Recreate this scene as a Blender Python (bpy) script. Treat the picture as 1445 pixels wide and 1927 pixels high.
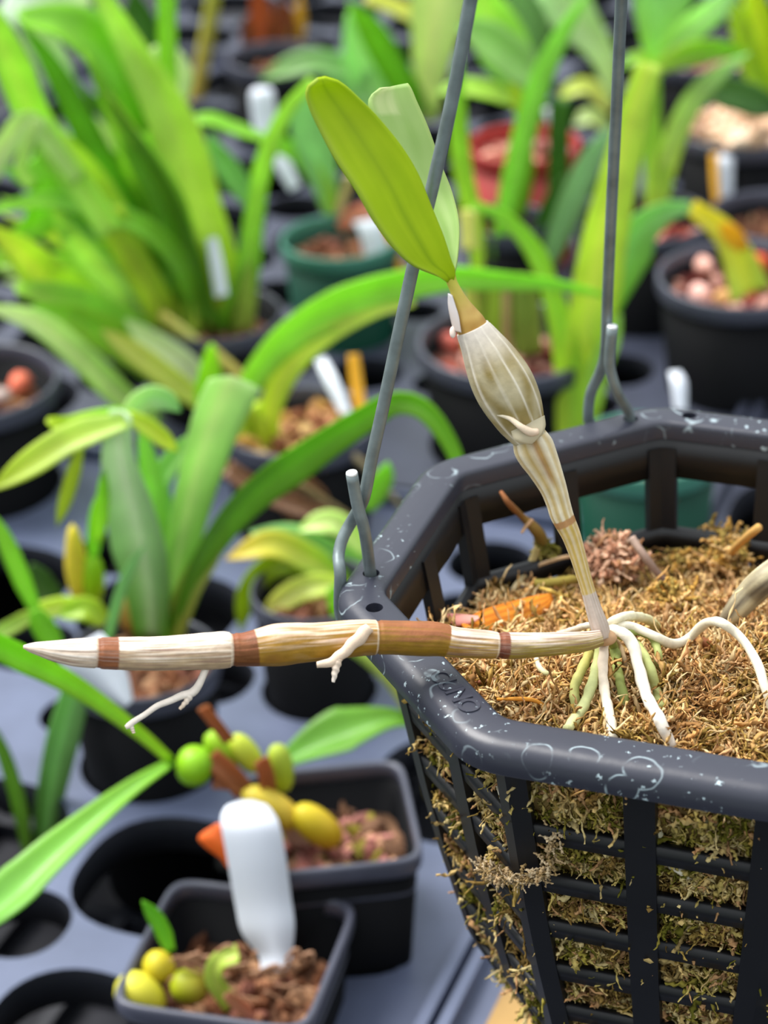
import bpy, bmesh, math, random
import numpy as np
from mathutils import Vector, noise as mnoise
for o in list(bpy.data.objects): bpy.data.objects.remove(o, do_unlink=True)
scene = bpy.context.scene
col = scene.collection
random.seed(7); rng = np.random.default_rng(7)

# ------------------------------------------------------------------ camera
F = 4350.0; PITCH = 0.509; ROLL = -0.039
CAM = np.array([0.0, 0.0, 0.43])
_c, _s = math.cos(PITCH), math.sin(PITCH); _cr, _sr = math.cos(ROLL), math.sin(ROLL)
FW = np.array([0, _c, -_s]); _U = np.array([0, _s, _c]); _X = np.array([1.0, 0, 0])
RT = _cr*_X + _sr*_U; UP = _cr*_U - _sr*_X
cd = bpy.data.cameras.new('camera'); cam = bpy.data.objects.new('camera', cd); col.objects.link(cam)
cd.sensor_fit = 'HORIZONTAL'; cd.sensor_width = 24.0; cd.lens = 24.0*F/1445.0
cd.clip_start = 0.02; cd.clip_end = 50
import mathutils
M = mathutils.Matrix.Identity(4)
for i in range(3):
    M[i][0] = RT[i]; M[i][1] = UP[i]; M[i][2] = -FW[i]; M[i][3] = CAM[i]
cam.matrix_world = M
cd.dof.use_dof = True; cd.dof.focus_distance = 0.432; cd.dof.aperture_fstop = cd.lens/4.9
scene.camera = cam

# ------------------------------------------------------------------ daylight under a diffusing greenhouse roof
w = bpy.data.worlds.new('sky'); scene.world = w; w.use_nodes = True
nt_ = w.node_tree; bg = nt_.nodes['Background']; bg.inputs[1].default_value = 1.55
_tc = nt_.nodes.new('ShaderNodeTexCoord'); _sp = nt_.nodes.new('ShaderNodeSeparateXYZ'); _rp = nt_.nodes.new('ShaderNodeValToRGB')
nt_.links.new(_tc.outputs['Generated'], _sp.inputs[0]); nt_.links.new(_sp.outputs['Z'], _rp.inputs[0]); nt_.links.new(_rp.outputs[0], bg.inputs[0])
_rp.color_ramp.elements[0].position = 0.0; _rp.color_ramp.elements[0].color = (.24, .27, .26, 1)      # overcast: horizon a third of the zenith
_rp.color_ramp.elements[1].position = 1.0; _rp.color_ramp.elements[1].color = (.92, .96, 1.0, 1)
sd = bpy.data.lights.new('sun', 'SUN'); sun = bpy.data.objects.new('sun', sd); col.objects.link(sun)
sd.energy = 4.6; sd.angle = math.radians(35); sd.color = (1.0, 0.97, 0.92)
sun.rotation_euler = (math.radians(-18), math.radians(-28), 0)
scene.view_settings.view_transform = 'Standard'; scene.view_settings.look = 'None'
scene.view_settings.exposure = 0.32; scene.view_settings.gamma = 1.0; scene.view_settings.use_curve_mapping = False

# ------------------------------------------------------------------ measuring helpers
def ray(x, y): return FW + RT*((x-722.5)/F) - UP*((y-963.5)/F)
def on(x, y, z):
    r = ray(x, y); return CAM + r*((z-CAM[2])/r[2])
def atY(x, y, Y):
    r = ray(x, y); return CAM + r*(Y/r[1])
def at(x, y, d): return CAM + ray(x, y)*d
def depth(P): return float((np.asarray(P)-CAM) @ FW)
def lin(v):
    v = v/255.0
    return v/12.92 if v <= 0.04045 else ((v+0.055)/1.055)**2.4
def C(r, g, b): return np.array([lin(r), lin(g), lin(b)])

# ------------------------------------------------------------------ materials
def mat(name, base=(0.5, 0.5, 0.5), rough=0.5, spec=0.5, metal=0.0, vcol=False, transl=0.0, bump=None, var=None, coat=0.0, sss=0.0):
    m = bpy.data.materials.new(name); m.use_nodes = True
    nt = m.node_tree; n = nt.nodes; l = nt.links
    b = n['Principled BSDF']; out = n['Material Output']
    b.inputs['Roughness'].default_value = rough; b.inputs['Specular IOR Level'].default_value = spec
    b.inputs['Metallic'].default_value = metal; b.inputs['Coat Weight'].default_value = coat
    tc = n.new('ShaderNodeTexCoord')
    if vcol:
        a = n.new('ShaderNodeAttribute'); a.attribute_name = 'Col'; src = a.outputs['Color']
    else:
        a = n.new('ShaderNodeRGB'); a.outputs[0].default_value = (*base, 1); src = a.outputs[0]
    if var:
        sc, amt = var
        nz = n.new('ShaderNodeTexNoise'); nz.inputs['Scale'].default_value = sc; nz.inputs['Detail'].default_value = 4
        l.new(tc.outputs['Object'], nz.inputs['Vector'])
        mr = n.new('ShaderNodeMapRange'); mr.inputs['From Min'].default_value = 0.3; mr.inputs['From Max'].default_value = 0.7
        mr.inputs['To Min'].default_value = 1-amt; mr.inputs['To Max'].default_value = 1+amt
        l.new(nz.outputs['Fac'], mr.inputs['Value'])
        mx = n.new('ShaderNodeVectorMath'); mx.operation = 'SCALE'
        l.new(src, mx.inputs[0]); l.new(mr.outputs[0], mx.inputs['Scale']); src = mx.outputs[0]
    l.new(src, b.inputs['Base Color'])
    if sss > 0:
        b.inputs['Subsurface Weight'].default_value = sss; b.inputs['Subsurface Scale'].default_value = 0.002
    if bump:
        sc, st, ds = bump
        nb = n.new('ShaderNodeTexNoise'); nb.inputs['Scale'].default_value = sc; nb.inputs['Detail'].default_value = 3
        l.new(tc.outputs['Object'], nb.inputs['Vector'])
        bp = n.new('ShaderNodeBump'); bp.inputs['Strength'].default_value = st; bp.inputs['Distance'].default_value = ds
        l.new(nb.outputs['Fac'], bp.inputs['Height']); l.new(bp.outputs[0], b.inputs['Normal'])
    if transl > 0:
        t = n.new('ShaderNodeBsdfTranslucent'); l.new(src, t.inputs['Color'])
        ms = n.new('ShaderNodeMixShader'); ms.inputs[0].default_value = transl
        l.new(b.outputs[0], ms.inputs[1]); l.new(t.outputs[0], ms.inputs[2]); l.new(ms.outputs[0], out.inputs['Surface'])
    return m

M_LEAF = mat('leaf', vcol=True, rough=0.32, spec=0.6, transl=0.5, var=(60, 0.10), bump=(300, 0.05, 0.001))
M_LEAFX = mat('leaf_matte', vcol=True, rough=0.5, spec=0.35, transl=0.45, var=(70, 0.07))
M_STEM = mat('stem', vcol=True, rough=0.45, spec=0.4, transl=0.10, var=(150, 0.10))
M_CANE = mat('cane', vcol=True, rough=0.5, spec=0.4, transl=0.08, var=(500, 0.10), bump=(900, 0.25, 0.0004))
M_ROOT = mat('root', vcol=True, rough=0.6, spec=0.3, transl=0.10, var=(700, 0.08), bump=(1400, 0.25, 0.0003))
M_MOSS = mat('moss', vcol=True, rough=0.85, spec=0.15, transl=0.22)
M_BARK = mat('bark', vcol=True, rough=0.85, spec=0.2, var=(300, 0.25), bump=(500, 0.4, 0.001))
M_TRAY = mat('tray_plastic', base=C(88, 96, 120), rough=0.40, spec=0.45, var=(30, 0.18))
M_TRAYM = mat('tray_plastic_shaded', base=C(56, 60, 76), rough=0.42, spec=0.45, var=(30, 0.18))  # darker copy for the rows farther back; shade under leaves put into the colour
M_TRAYD = mat('tray_plastic_dark', base=C(34, 36, 44), rough=0.5, spec=0.4, var=(40, 0.2))
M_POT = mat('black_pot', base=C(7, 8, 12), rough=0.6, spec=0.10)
M_POTRIM = mat('black_pot_rim', base=C(70, 72, 86), rough=0.38, spec=0.45, var=(60, 0.15))  # paler copy of the pot plastic; light on the lip put into the colour
M_GREENPOT = mat('green_pot', base=C(4, 58, 44), rough=0.5, spec=0.2)
M_GREENRIM = mat('green_pot_rim', base=C(66, 124, 106), rough=0.4, spec=0.45)
M_REDPOT = mat('red_pot', base=C(160, 46, 42), rough=0.45, spec=0.4)
M_TAG = mat('tag_plastic', base=C(226, 232, 244), rough=0.35, spec=0.4, transl=0.15)
M_TAGO = mat('tag_orange', base=C(255, 120, 50), rough=0.35, spec=0.4, transl=0.15)
M_TAGY = mat('tag_yellow', base=C(250, 185, 50), rough=0.35, spec=0.4, transl=0.15)
M_BENCH = mat('bench_dark', base=C(34, 35, 42), rough=0.7, spec=0.3, var=(20, 0.3))
M_WIRE = mat('galvanised_wire', base=C(120, 132, 134), rough=0.42, spec=0.5, metal=0.35, var=(220, 0.22), bump=(600, 0.1, 0.0005))
M_WIREEND = mat('cut_wire_end', base=C(235, 238, 240), rough=0.35, metal=0.3)

def basket_material():
    m = mat('basket_plastic', base=C(47, 49, 61), rough=0.38, spec=0.5, bump=(260, 0.08, 0.0008))
    nt = m.node_tree; n = nt.nodes; l = nt.links; b = n['Principled BSDF']
    src = b.inputs['Base Color'].links[0].from_socket
    tc = [x for x in n if x.type == 'TEX_COORD'][0]
    def noise(sc, det, rough=0.5):
        q = n.new('ShaderNodeTexNoise'); q.inputs['Scale'].default_value = sc; q.inputs['Detail'].default_value = det
        q.inputs['Roughness'].default_value = rough; l.new(tc.outputs['Object'], q.inputs['Vector']); return q.outputs['Fac']
    def rng_(v, a, c, x=0.0, y=1.0):
        q = n.new('ShaderNodeMapRange'); q.inputs['From Min'].default_value = a; q.inputs['From Max'].default_value = c
        q.inputs['To Min'].default_value = x; q.inputs['To Max'].default_value = y; l.new(v, q.inputs['Value']); return q.outputs[0]
    def math_(op, u, v):
        q = n.new('ShaderNodeMath'); q.operation = op
        for i, s in enumerate((u, v)):
            if isinstance(s, (int, float)): q.inputs[i].default_value = s
            else: l.new(s, q.inputs[i])
        return q.outputs[0]
    # dried water marks: irregular specks and rings of lime
    specks = math_('MULTIPLY', rng_(noise(520, 4, 0.65), 0.625, 0.665), rng_(noise(60, 2), 0.47, 0.60))
    vor = n.new('ShaderNodeTexVoronoi'); vor.inputs['Scale'].default_value = 115; vor.inputs['Randomness'].default_value = 0.85
    wp = n.new('ShaderNodeVectorMath'); wp.operation = 'ADD'
    nzv = n.new('ShaderNodeTexNoise'); nzv.inputs['Scale'].default_value = 120; l.new(tc.outputs['Object'], nzv.inputs['Vector'])
    sc = n.new('ShaderNodeVectorMath'); sc.operation = 'SCALE'; sc.inputs['Scale'].default_value = 0.004
    l.new(nzv.outputs['Color'], sc.inputs[0]); l.new(tc.outputs['Object'], wp.inputs[0]); l.new(sc.outputs[0], wp.inputs[1])
    l.new(wp.outputs[0], vor.inputs['Vector'])
    d = vor.outputs['Distance']
    ring = math_('MULTIPLY', rng_(d, 0.34, 0.36), rng_(d, 0.395, 0.375))
    ring = math_('MULTIPLY', ring, rng_(noise(190, 3), 0.45, 0.58))
    ring = math_('MULTIPLY', math_('MULTIPLY', ring, rng_(noise(45, 1), 0.42, 0.62)), 0.55)
    fac = math_('MAXIMUM', specks, ring)
    mx = n.new('ShaderNodeMix'); mx.data_type = 'RGBA'
    l.new(fac, mx.inputs['Factor']); l.new(src, mx.inputs['A']); mx.inputs['B'].default_value = (*C(188, 208, 216), 1)
    l.new(mx.outputs['Result'], b.inputs['Base Color'])
    rr = rng_(fac, 0, 1, 0.38, 0.8); l.new(rr, b.inputs['Roughness'])
    return m
M_BASKET = basket_material()
M_BASKETW = mat('basket_wall_plastic', base=C(16, 17, 21), rough=0.45, spec=0.4, var=(90, 0.2))

# ------------------------------------------------------------------ object helpers
def tag(o, label=None, cat=None, group=None, kind=None):
    if label: o['label'] = label
    if cat: o['category'] = cat
    if group: o['group'] = group
    if kind: o['kind'] = kind
    return o
def empty(name, loc=(0, 0, 0), label=None, cat=None, group=None):
    o = bpy.data.objects.new(name, None); col.objects.link(o); o.location = [float(v) for v in loc]
    o.empty_display_size = 0.01
    return tag(o, label, cat, group)
def link(name, me, m, parent=None, smooth=True):
    o = bpy.data.objects.new(name, me); col.objects.link(o)
    if m: me.materials.append(m)
    if smooth:
        me.polygons.foreach_set('use_smooth', [True]*len(me.polygons))
    if parent:
        o.parent = parent
        o.matrix_parent_inverse = mathutils.Matrix.Translation(-parent.location)
    return o
def mesh(name, V, Fc, m, parent=None, colors=None, smooth=True):
    me = bpy.data.meshes.new(name)
    me.from_pydata([tuple(map(float, v)) for v in V], [], [tuple(map(int, f)) for f in Fc]); me.update()
    if colors is not None:
        at_ = me.color_attributes.new('Col', 'FLOAT_COLOR', 'POINT')
        cc = np.ones((len(V), 4), dtype=np.float32); cc[:, :3] = np.asarray(colors)
        at_.data.foreach_set('color', cc.ravel())
    return link(name, me, m, parent, smooth)
def spline(P, n):
    """Catmull-Rom resample of rows (any number of columns)."""
    P = np.asarray(P, float); k = len(P)
    if k == 2: 
        t = np.linspace(0, 1, n)[:, None]; return P[0]*(1-t)+P[1]*t
    Q = np.vstack([2*P[0]-P[1], P, 2*P[-1]-P[-2]])
    seg = np.linalg.norm(np.diff(P[:, :3] if P.shape[1] >= 3 else P, axis=0), axis=1)+1e-9
    u = np.concatenate([[0], np.cumsum(seg)]); tt = np.linspace(0, u[-1], n); out = []
    for t in tt:
        i = min(int(np.searchsorted(u, t, side='right'))-1, k-2); f = (t-u[i])/seg[i]
        p0, p1, p2, p3 = Q[i], Q[i+1], Q[i+2], Q[i+3]
        out.append(0.5*((2*p1)+(-p0+p2)*f+(2*p0-5*p1+4*p2-p3)*f*f+(-p0+3*p1-3*p2+p3)*f**3))
    return np.array(out)
def unit(v): return v/(np.linalg.norm(v, axis=-1, keepdims=True)+1e-12)
def sweep_arrays(P, R, seg=10, colfn=None, radfn=None, cap=True):
    P = np.asarray(P); n = len(P); T = unit(np.gradient(P, axis=0))
    N = np.cross(T[0], [0, 0, 1.0]); 
    if np.linalg.norm(N) < 1e-3: N = np.cross(T[0], [1.0, 0, 0])
    N = unit(N); V = []; CL = []; S = np.concatenate([[0], np.cumsum(np.linalg.norm(np.diff(P, axis=0), axis=1))]); S /= S[-1]
    for i in range(n):
        N = unit(N - T[i]*(N@T[i])); B = np.cross(T[i], N)
        for k in range(seg):
            a = 2*math.pi*k/seg; r = R[i]*(radfn(S[i], a) if radfn else 1.0)
            V.append(P[i]+r*(math.cos(a)*N+math.sin(a)*B))
            if colfn: CL.append(colfn(S[i], a, math.cos(a)*N+math.sin(a)*B))
    Fc = [(i*seg+k, i*seg+(k+1) % seg, (i+1)*seg+(k+1) % seg, (i+1)*seg+k) for i in range(n-1) for k in range(seg)]
    if cap:
        Fc.append(tuple(range(seg-1, -1, -1))); Fc.append(tuple((n-1)*seg+k for k in range(seg)))
    return V, Fc, CL
def tube(name, pts, radii, m, parent=None, seg=10, n=None, colfn=None, radfn=None, color=None, color2=None):
    pr = np.hstack([np.asarray(pts, float), np.asarray(radii, float)[:, None]])
    n = n or max(6, 5*len(pts)); Q = spline(pr, n); R = np.maximum(Q[:, 3], 1e-5)
    if colfn is None:
        c1 = np.asarray(color if color is not None else (0.5, 0.5, 0.5)); c2 = np.asarray(color2) if color2 is not None else c1
        colfn = lambda s, a, d: c1*(1-s)+c2*s
    V, Fc, CL = sweep_arrays(Q[:, :3], R, seg, colfn, radfn)
    return mesh(name, V, Fc, m, parent, CL)
def prof(kind, t):
    if kind == 'strap': return min(1, 0.55+1.6*t)*max(0.0, 1-max(0, (t-0.55)/0.45)**2.2)
    if kind == 'lance': return max(0.0, math.sin(math.pi*min(1, 0.04+0.93*t**0.9)))**0.8*0.97+0.06*(1-t)
    if kind == 'band': return 1.0
    return 1.0
def strip(name, P, W, m, parent, c1, c2, roll=0.0, fold=0.15, cmid=None, nx=5, thick=0.0):
    """A leaf blade: centre line P, full widths W, facing roughly the viewing side, folded along its midrib."""
    P = np.asarray(P); n = len(P); T = unit(np.gradient(P, axis=0)); V = []; CL = []
    c1 = np.asarray(c1); c2 = np.asarray(c2)
    for i in range(n):
        vdir = unit(P[i]-CAM); s = unit(np.cross(T[i], vdir)); nn = unit(np.cross(s, T[i]))
        if nn @ vdir > 0: nn = -nn
        r = roll; s2 = math.cos(r)*s+math.sin(r)*nn; n2 = unit(np.cross(s2, T[i]))
        if n2 @ vdir > 0: n2 = -n2
        t = i/(n-1); hw = W[i]*0.5/max(0.5, math.cos(r))
        for k in range(nx):
            u = -1+2*k/(nx-1)
            V.append(P[i]+s2*hw*u+n2*hw*fold*(abs(u)**1.3*1.0-0.5))
            cc = c1*(1-t)+c2*t
            if cmid is not None: cc = cc*(1-0.5*(1-abs(u))**2)+np.asarray(cmid)*0.5*(1-abs(u))**2
            CL.append(cc)
    Fc = [(i*nx+k, i*nx+k+1, (i+1)*nx+k+1, (i+1)*nx+k) for i in range(n-1) for k in range(nx-1)]
    o = mesh(name, V, Fc, m, parent, CL)
    sm = o.modifiers.new('thickness', 'SOLIDIFY'); sm.thickness = thick or 0.0005; sm.offset = 0
    return o
def leaf(parent, pts, wpx, c1, c2=None, kind='strap', off=0.0, off2=0.0, Y=None, roll=None, fold=0.45, name='leaf', m=None, widths=None):
    """pts: points seen along the blade from base to tip; the blade stands in the upright plane through the base,
    leaning by off/off2 metres towards (-) or away from (+) the viewer along its length."""
    n = max(10, 5*len(pts)); q = [(x, y, 0.0) for x, y in pts]
    S = spline(np.array(q), n); P = []; W = []
    if roll is None: roll = random.uniform(-0.5, 0.5)
    wsp = spline(np.array([(i, w_, 0.0) for i, w_ in enumerate(widths)]), n)[:, 1] if widths else None
    for i in range(n):
        t = i/(n-1); p = atY(S[i, 0], S[i, 1], Y+off*t+off2*t*t); P.append(p)
        ww = (max(0.5, wsp[i]) if widths else wpx*max(0.03, prof(kind, t)))
        W.append(ww*depth(p)/F)
    k_ = np.array([1.5, 1.38, 1.35]); c2 = c1 if c2 is None else c2
    if name == 'leaf':
        def tint(c):
            c = np.asarray(c); q = np.minimum(.88, c*k_+.012)
            if c[0] < c[1]*.92: q[0] = min(q[0], max(c[0]*1.1, .80*q[1])); q[2] = min(q[2], q[0]*.95)      # keep greens green
            return q
        c1, c2 = tint(c1), tint(c2)
    return strip(name, P, W, m or M_LEAF, parent, c1, c2, roll, fold, cmid=np.minimum(.9, np.asarray(c2)*1.25+.06) if name == 'leaf' else None, nx=7)
def edges(name, pairs, dl, dr, m, parent, c1=None, c2=None, n=26, nx=9, bulge=0.0, thick=0.0006, colfn=None):
    """Blade between two edge lines (pixel pairs), each edge at its own distance profile."""
    A = np.array([[p[0], p[1], p[2], p[3], a, b] for p, a, b in zip(pairs, dl, dr)], float)
    # resample along the left/right average
    mid = np.stack([(A[:, 0]+A[:, 2])/2, (A[:, 1]+A[:, 3])/2, A[:, 4]*0], 1)
    B = spline(np.hstack([mid, A]), n)[:, 3:]; V = []; CL = []
    for i in range(n):
        L = at(B[i, 0], B[i, 1], B[i, 4]); R = at(B[i, 2], B[i, 3], B[i, 5]); wd = np.linalg.norm(R-L)
        vdir = unit((L+R)/2-CAM)
        for k in range(nx):
            u = k/(nx-1); V.append(L*(1-u)+R*u+vdir*wd*bulge*4*u*(1-u))
            t = i/(n-1)
            CL.append(colfn(t, u) if colfn else np.asarray(c1)*(1-t)+np.asarray(c2 if c2 is not None else c1)*t)
    Fc = [(i*nx+k, i*nx+k+1, (i+1)*nx+k+1, (i+1)*nx+k) for i in range(n-1) for k in range(nx-1)]
    o = mesh(name, V, Fc, m, parent, CL)
    sm = o.modifiers.new('thickness', 'SOLIDIFY'); sm.thickness = thick; sm.offset = 0
    return o
def lathe(name, prof_, m, parent, loc, seg=48, ex=2.0, rot=0.0, closed=False):
    """Turned profile [(r,z)]; ex>2 turns the circle into a rounded square."""
    V = []; k = len(prof_)
    for j in range(seg):
        a = 2*math.pi*j/seg; ca, sa = math.cos(a), math.sin(a)
        f = (abs(ca)**ex+abs(sa)**ex)**(-1/ex)
        x, y = ca*f, sa*f; cr_, sr_ = math.cos(rot), math.sin(rot)
        for r, z in prof_: V.append((loc[0]+r*(x*cr_-y*sr_), loc[1]+r*(x*sr_+y*cr_), loc[2]+z))
    Fc = []
    for j in range(seg):
        for i in range(k if closed else k-1):
            Fc.append((j*k+i, ((j+1) % seg)*k+i, ((j+1) % seg)*k+(i+1) % k, j*k+(i+1) % k))
    return mesh(name, V, Fc, m, parent)
ICO = None
def ico():
    global ICO
    if ICO is None:
        bm = bmesh.new(); bmesh.ops.create_icosphere(bm, subdivisions=1, radius=1)
        bm.verts.ensure_lookup_table(); ICO = (np.array([v.co[:] for v in bm.verts]), [[v.index for v in f.verts] for f in bm.faces]); bm.free()
    return ICO
def rotm():
    q = rng.normal(size=4); q /= np.linalg.norm(q); a, b, c, d = q
    return np.array([[1-2*(c*c+d*d), 2*(b*c-a*d), 2*(b*d+a*c)], [2*(b*c+a*d), 1-2*(b*b+d*d), 2*(c*d-a*b)], [2*(b*d-a*c), 2*(c*d+a*b), 1-2*(b*b+c*c)]])
def blob(name, c, r, m, parent, color, dirv=None, color2=None, seg=14, n=14, kind='ellipsoid', blunt=2.0):
    """Ellipsoidal bulb of half-length r[1] and radius r[0] along dirv."""
    dirv = unit(np.asarray(dirv if dirv is not None else (0, 0, 1.0), float)); P = []; R = []
    for i in range(n):
        u = -1+2*i/(n-1); P.append(np.asarray(c)+dirv*r[1]*u); R.append(max(1e-5, r[0]*(max(0, 1-abs(u)**blunt))**0.5))
    c1 = np.asarray(color); c2 = np.asarray(color2) if color2 is not None else c1
    V, Fc, CL = sweep_arrays(P, R, seg, lambda s, a, d: c1*(1-s)+c2*s)
    return mesh(name, V, Fc, m, parent, CL)
def stone(name, c, r, color, label, cat='stone', group=None):
    V, Fc = ico(); bm = bmesh.new(); bmesh.ops.create_icosphere(bm, subdivisions=2, radius=1)
    V = np.array([v.co[:] for v in bm.verts]); Fc = [[v.index for v in f.verts] for f in bm.faces]; bm.free()
    sc = r*np.array([1, rng.uniform(.75, 1), rng.uniform(.65, .85)]); sd_ = rng.uniform(0, 50)
    V = np.array([v*(1+0.25*mnoise.noise(Vector(v*1.3+sd_))) for v in V])*sc @ rotm().T + np.asarray(c)
    o = mesh(name, V, Fc, M_BARK, None, np.tile(color, (len(V), 1))); return tag(o, label, cat, group)

# ================================================================== THE BENCH AND ITS TRAYS
def boxmesh(name, c, hx, hy, hz, m, parent=None, rot=0.0):
    V = []; cr_, sr_ = math.cos(rot), math.sin(rot)
    for sx in (-1, 1):
        for sy in (-1, 1):
            for sz in (-1, 1):
                x, y = sx*hx, sy*hy; V.append((c[0]+x*cr_-y*sr_, c[1]+x*sr_+y*cr_, c[2]+sz*hz))
    Fc = [(0, 1, 3, 2), (4, 6, 7, 5), (0, 4, 5, 1), (2, 3, 7, 6), (0, 2, 6, 4), (1, 5, 7, 3)]
    return mesh(name, V, Fc, m, parent, smooth=False)
fl = boxmesh('bench', (0.05, 1.3, -0.0675), 1.4, 1.3, 0.0105, M_BENCH); tag(fl, 'dark bench top under the black carrier trays', 'bench')

FLOORZ = -0.050
E1 = np.array([0.063, -0.025]); E2 = np.array([0.025, 0.063]); H1 = np.array([-0.068, 0.5525])
TROT = math.atan2(E1[1], E1[0])
# pots: name -> (centre px, half width px, rim height, kind)
POTS = {
 'green':   (640, 445, 113, .045, 'green'),
 'right':   (1397, 515, 162, .050, 'black'),
 'bulb':    (962, 638, 178, .046, 'black'),
 'sheath':  (1210, 405, 132, .046, 'black'),
 'farright':(1462, 402, 128, .044, 'black'),
 'red':     (985, 268, 108, .055, 'red'),
 'small':   (955, 412, 84, .040, 'black'),
 'left':    (-60, 715, 172, .046, 'black'),
 'clump':   (405, 588, 128, .042, 'black'),
 'arch':    (560, 790, 150, .044, 'black'),
 'wide':    (265, 1235, 150, .040, 'black'),
 'behind':  (1215, 838, 140, .050, 'green'),
 'topright':(1330, 95, 125, .045, 'black'),
 'sandy':   (1400, 235, 130, .060, 'sandy'),
 'brown':   (520, 105, 95, .045, 'black'),
 'tan':     (590, 1105, 120, .040, 'black'),
}
potinfo = {}
for k_, (x, y, hw, zr, kd) in POTS.items():
    c_ = on(x, y, zr); r_ = hw*depth(c_)/F; potinfo[k_] = (c_, r_, zr, zr-FLOORZ)
SQ1 = dict(c=on(446, 1789, .028), h=.0272, rot=math.radians(-15), zr=.028)
SQ2 = dict(c=np.array([-.0190, .5255, .040]), h=.0243, rot=math.radians(6), zr=.040)
holes = []
for k_, (c_, r_, zr, H_) in potinfo.items():
    holes.append((c_[:2], r_*(1-.30*zr/H_)+.0015, 2.0))
holes.append((SQ1['c'][:2], .0225, 4.0)); holes.append((SQ2['c'][:2], .0222, 4.0))
for i in range(-6, 10):
    for j in range(-4, 19):
        c_ = H1+i*E1+j*E2
        if all(np.linalg.norm(c_-h[0]) > .0285+h[1]+.001 for h in holes): holes.append((c_, .0285, 2.5))
for i in np.arange(-6, 10, .5):                                 # smaller holes added between the big ones to darken the plate
    for j in np.arange(-4, 19, .5):
        c_ = H1+i*E1+j*E2
        for r_ in (.022, .016, .011):
            if all(np.linalg.norm(c_-h[0]) > r_+h[1]+.003 for h in holes): holes.append((c_, r_, 2.2)); break
def cellij(c):
    d = np.asarray(c)-H1; A = np.stack([E1, E2], 1); return np.linalg.solve(A, d)
def tray(i0, i1, j0, j1, label):
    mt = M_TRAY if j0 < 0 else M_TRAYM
    A = np.stack([E1, E2], 1); to = lambda a, b: H1+A@np.array([a, b])
    corners = [to(i0, j0), to(i1, j0), to(i1, j1), to(i0, j1)]; g = 0.0012
    t = empty('carrier_tray', (*to((i0+i1)/2, (j0+j1)/2), 0), label, 'tray', 'black plastic carrier trays on the bench')
    cen = np.mean(corners, axis=0)
    outer = [c+unit(cen-c)*g for c in corners]
    bm = bmesh.new(); allE = []; loops = []
    def loop(pts):
        vs = [bm.verts.new((p[0], p[1], 0)) for p in pts]; es = [bm.edges.new((vs[q], vs[(q+1) % len(vs)])) for q in range(len(vs))]
        allE.extend(es); return vs
    loop(outer); inner = []
    for c, r, ex in holes:
        a, b = cellij(c); rr = r/np.linalg.norm(E1)
        if i0+rr < a < i1-rr and j0+rr < b < j1-rr:
            pts = []
            for q in range(36):
                th = 2*math.pi*q/36; ca, sa = math.cos(th), math.sin(th); f = (abs(ca)**ex+abs(sa)**ex)**(-1/ex)
                rot = TROT if ex < 3.5 else 0.0
                x, y = r*f*ca, r*f*sa; pts.append((c[0]+x*math.cos(rot)-y*math.sin(rot), c[1]+x*math.sin(rot)+y*math.cos(rot)))
            loop(pts); inner.append((pts, c, ex))
    bmesh.ops.triangle_fill(bm, edges=allE, use_beauty=True)
    for f in bm.faces:
        if f.normal.z < 0: f.normal_flip()
    me = bpy.data.meshes.new('plate'); bm.to_mesh(me); bm.free()
    p = link('plate', me, mt, t, smooth=False)
    sm = p.modifiers.new('thickness', 'SOLIDIFY'); sm.thickness = 0.0016; sm.offset = -1
    for pts, c, ex in inner:                                   # a short collar under every hole
        V = []; k = len(pts)
        for s, z in ((1.0, -.0003), (0.985, -.002), (0.95, -.012), (0.975, -.012), (1.01, -.002)):
            V += [(c[0]+(x-c[0])*s, c[1]+(y-c[1])*s, z) for x, y in pts]
        Fc = [(a*k+q, a*k+(q+1) % k, (a+1)*k+(q+1) % k, (a+1)*k+q) for a in range(4) for q in range(k)]
        mesh('hole_collar', V, Fc, M_TRAYD, t)
    for a, b in ((0, 1), (1, 2), (2, 3), (3, 0)):              # raised edge
        P, Q = outer[a], outer[b]; mid = (P+Q)/2; L = np.linalg.norm(Q-P)/2
        boxmesh('edge_lip', (*(mid+unit(cen-mid)*.002), .0015), L, .0016, .0045, mt, t, math.atan2(*(Q-P)[::-1]))
    me = None
    for dirn, cnt in ((0, j1-j0), (1, i1-i0)):                 # open lattice floor
        for q in range(int(cnt*2)+1):
            a = q*0.5
            if dirn == 0: P, Q = to(i0, j0+a), to(i1, j0+a)
            else: P, Q = to(i0+a, j0), to(i0+a, j1)
            L = np.linalg.norm(Q-P)/2; mid = (P+Q)/2
            o = boxmesh('lattice_bar', (*mid, FLOORZ-.0035), L, .0022, .0035 if dirn else .003, M_TRAYD, t, math.atan2(*(Q-P)[::-1]))
    return t
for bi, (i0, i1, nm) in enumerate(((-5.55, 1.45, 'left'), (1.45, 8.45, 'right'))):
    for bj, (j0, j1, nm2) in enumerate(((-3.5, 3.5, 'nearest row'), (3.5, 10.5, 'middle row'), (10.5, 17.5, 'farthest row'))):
        tray(i0, i1, j0, j1, 'black plastic carrier tray with round holes, %s, %s side of the bench' % (nm2, nm))

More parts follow.
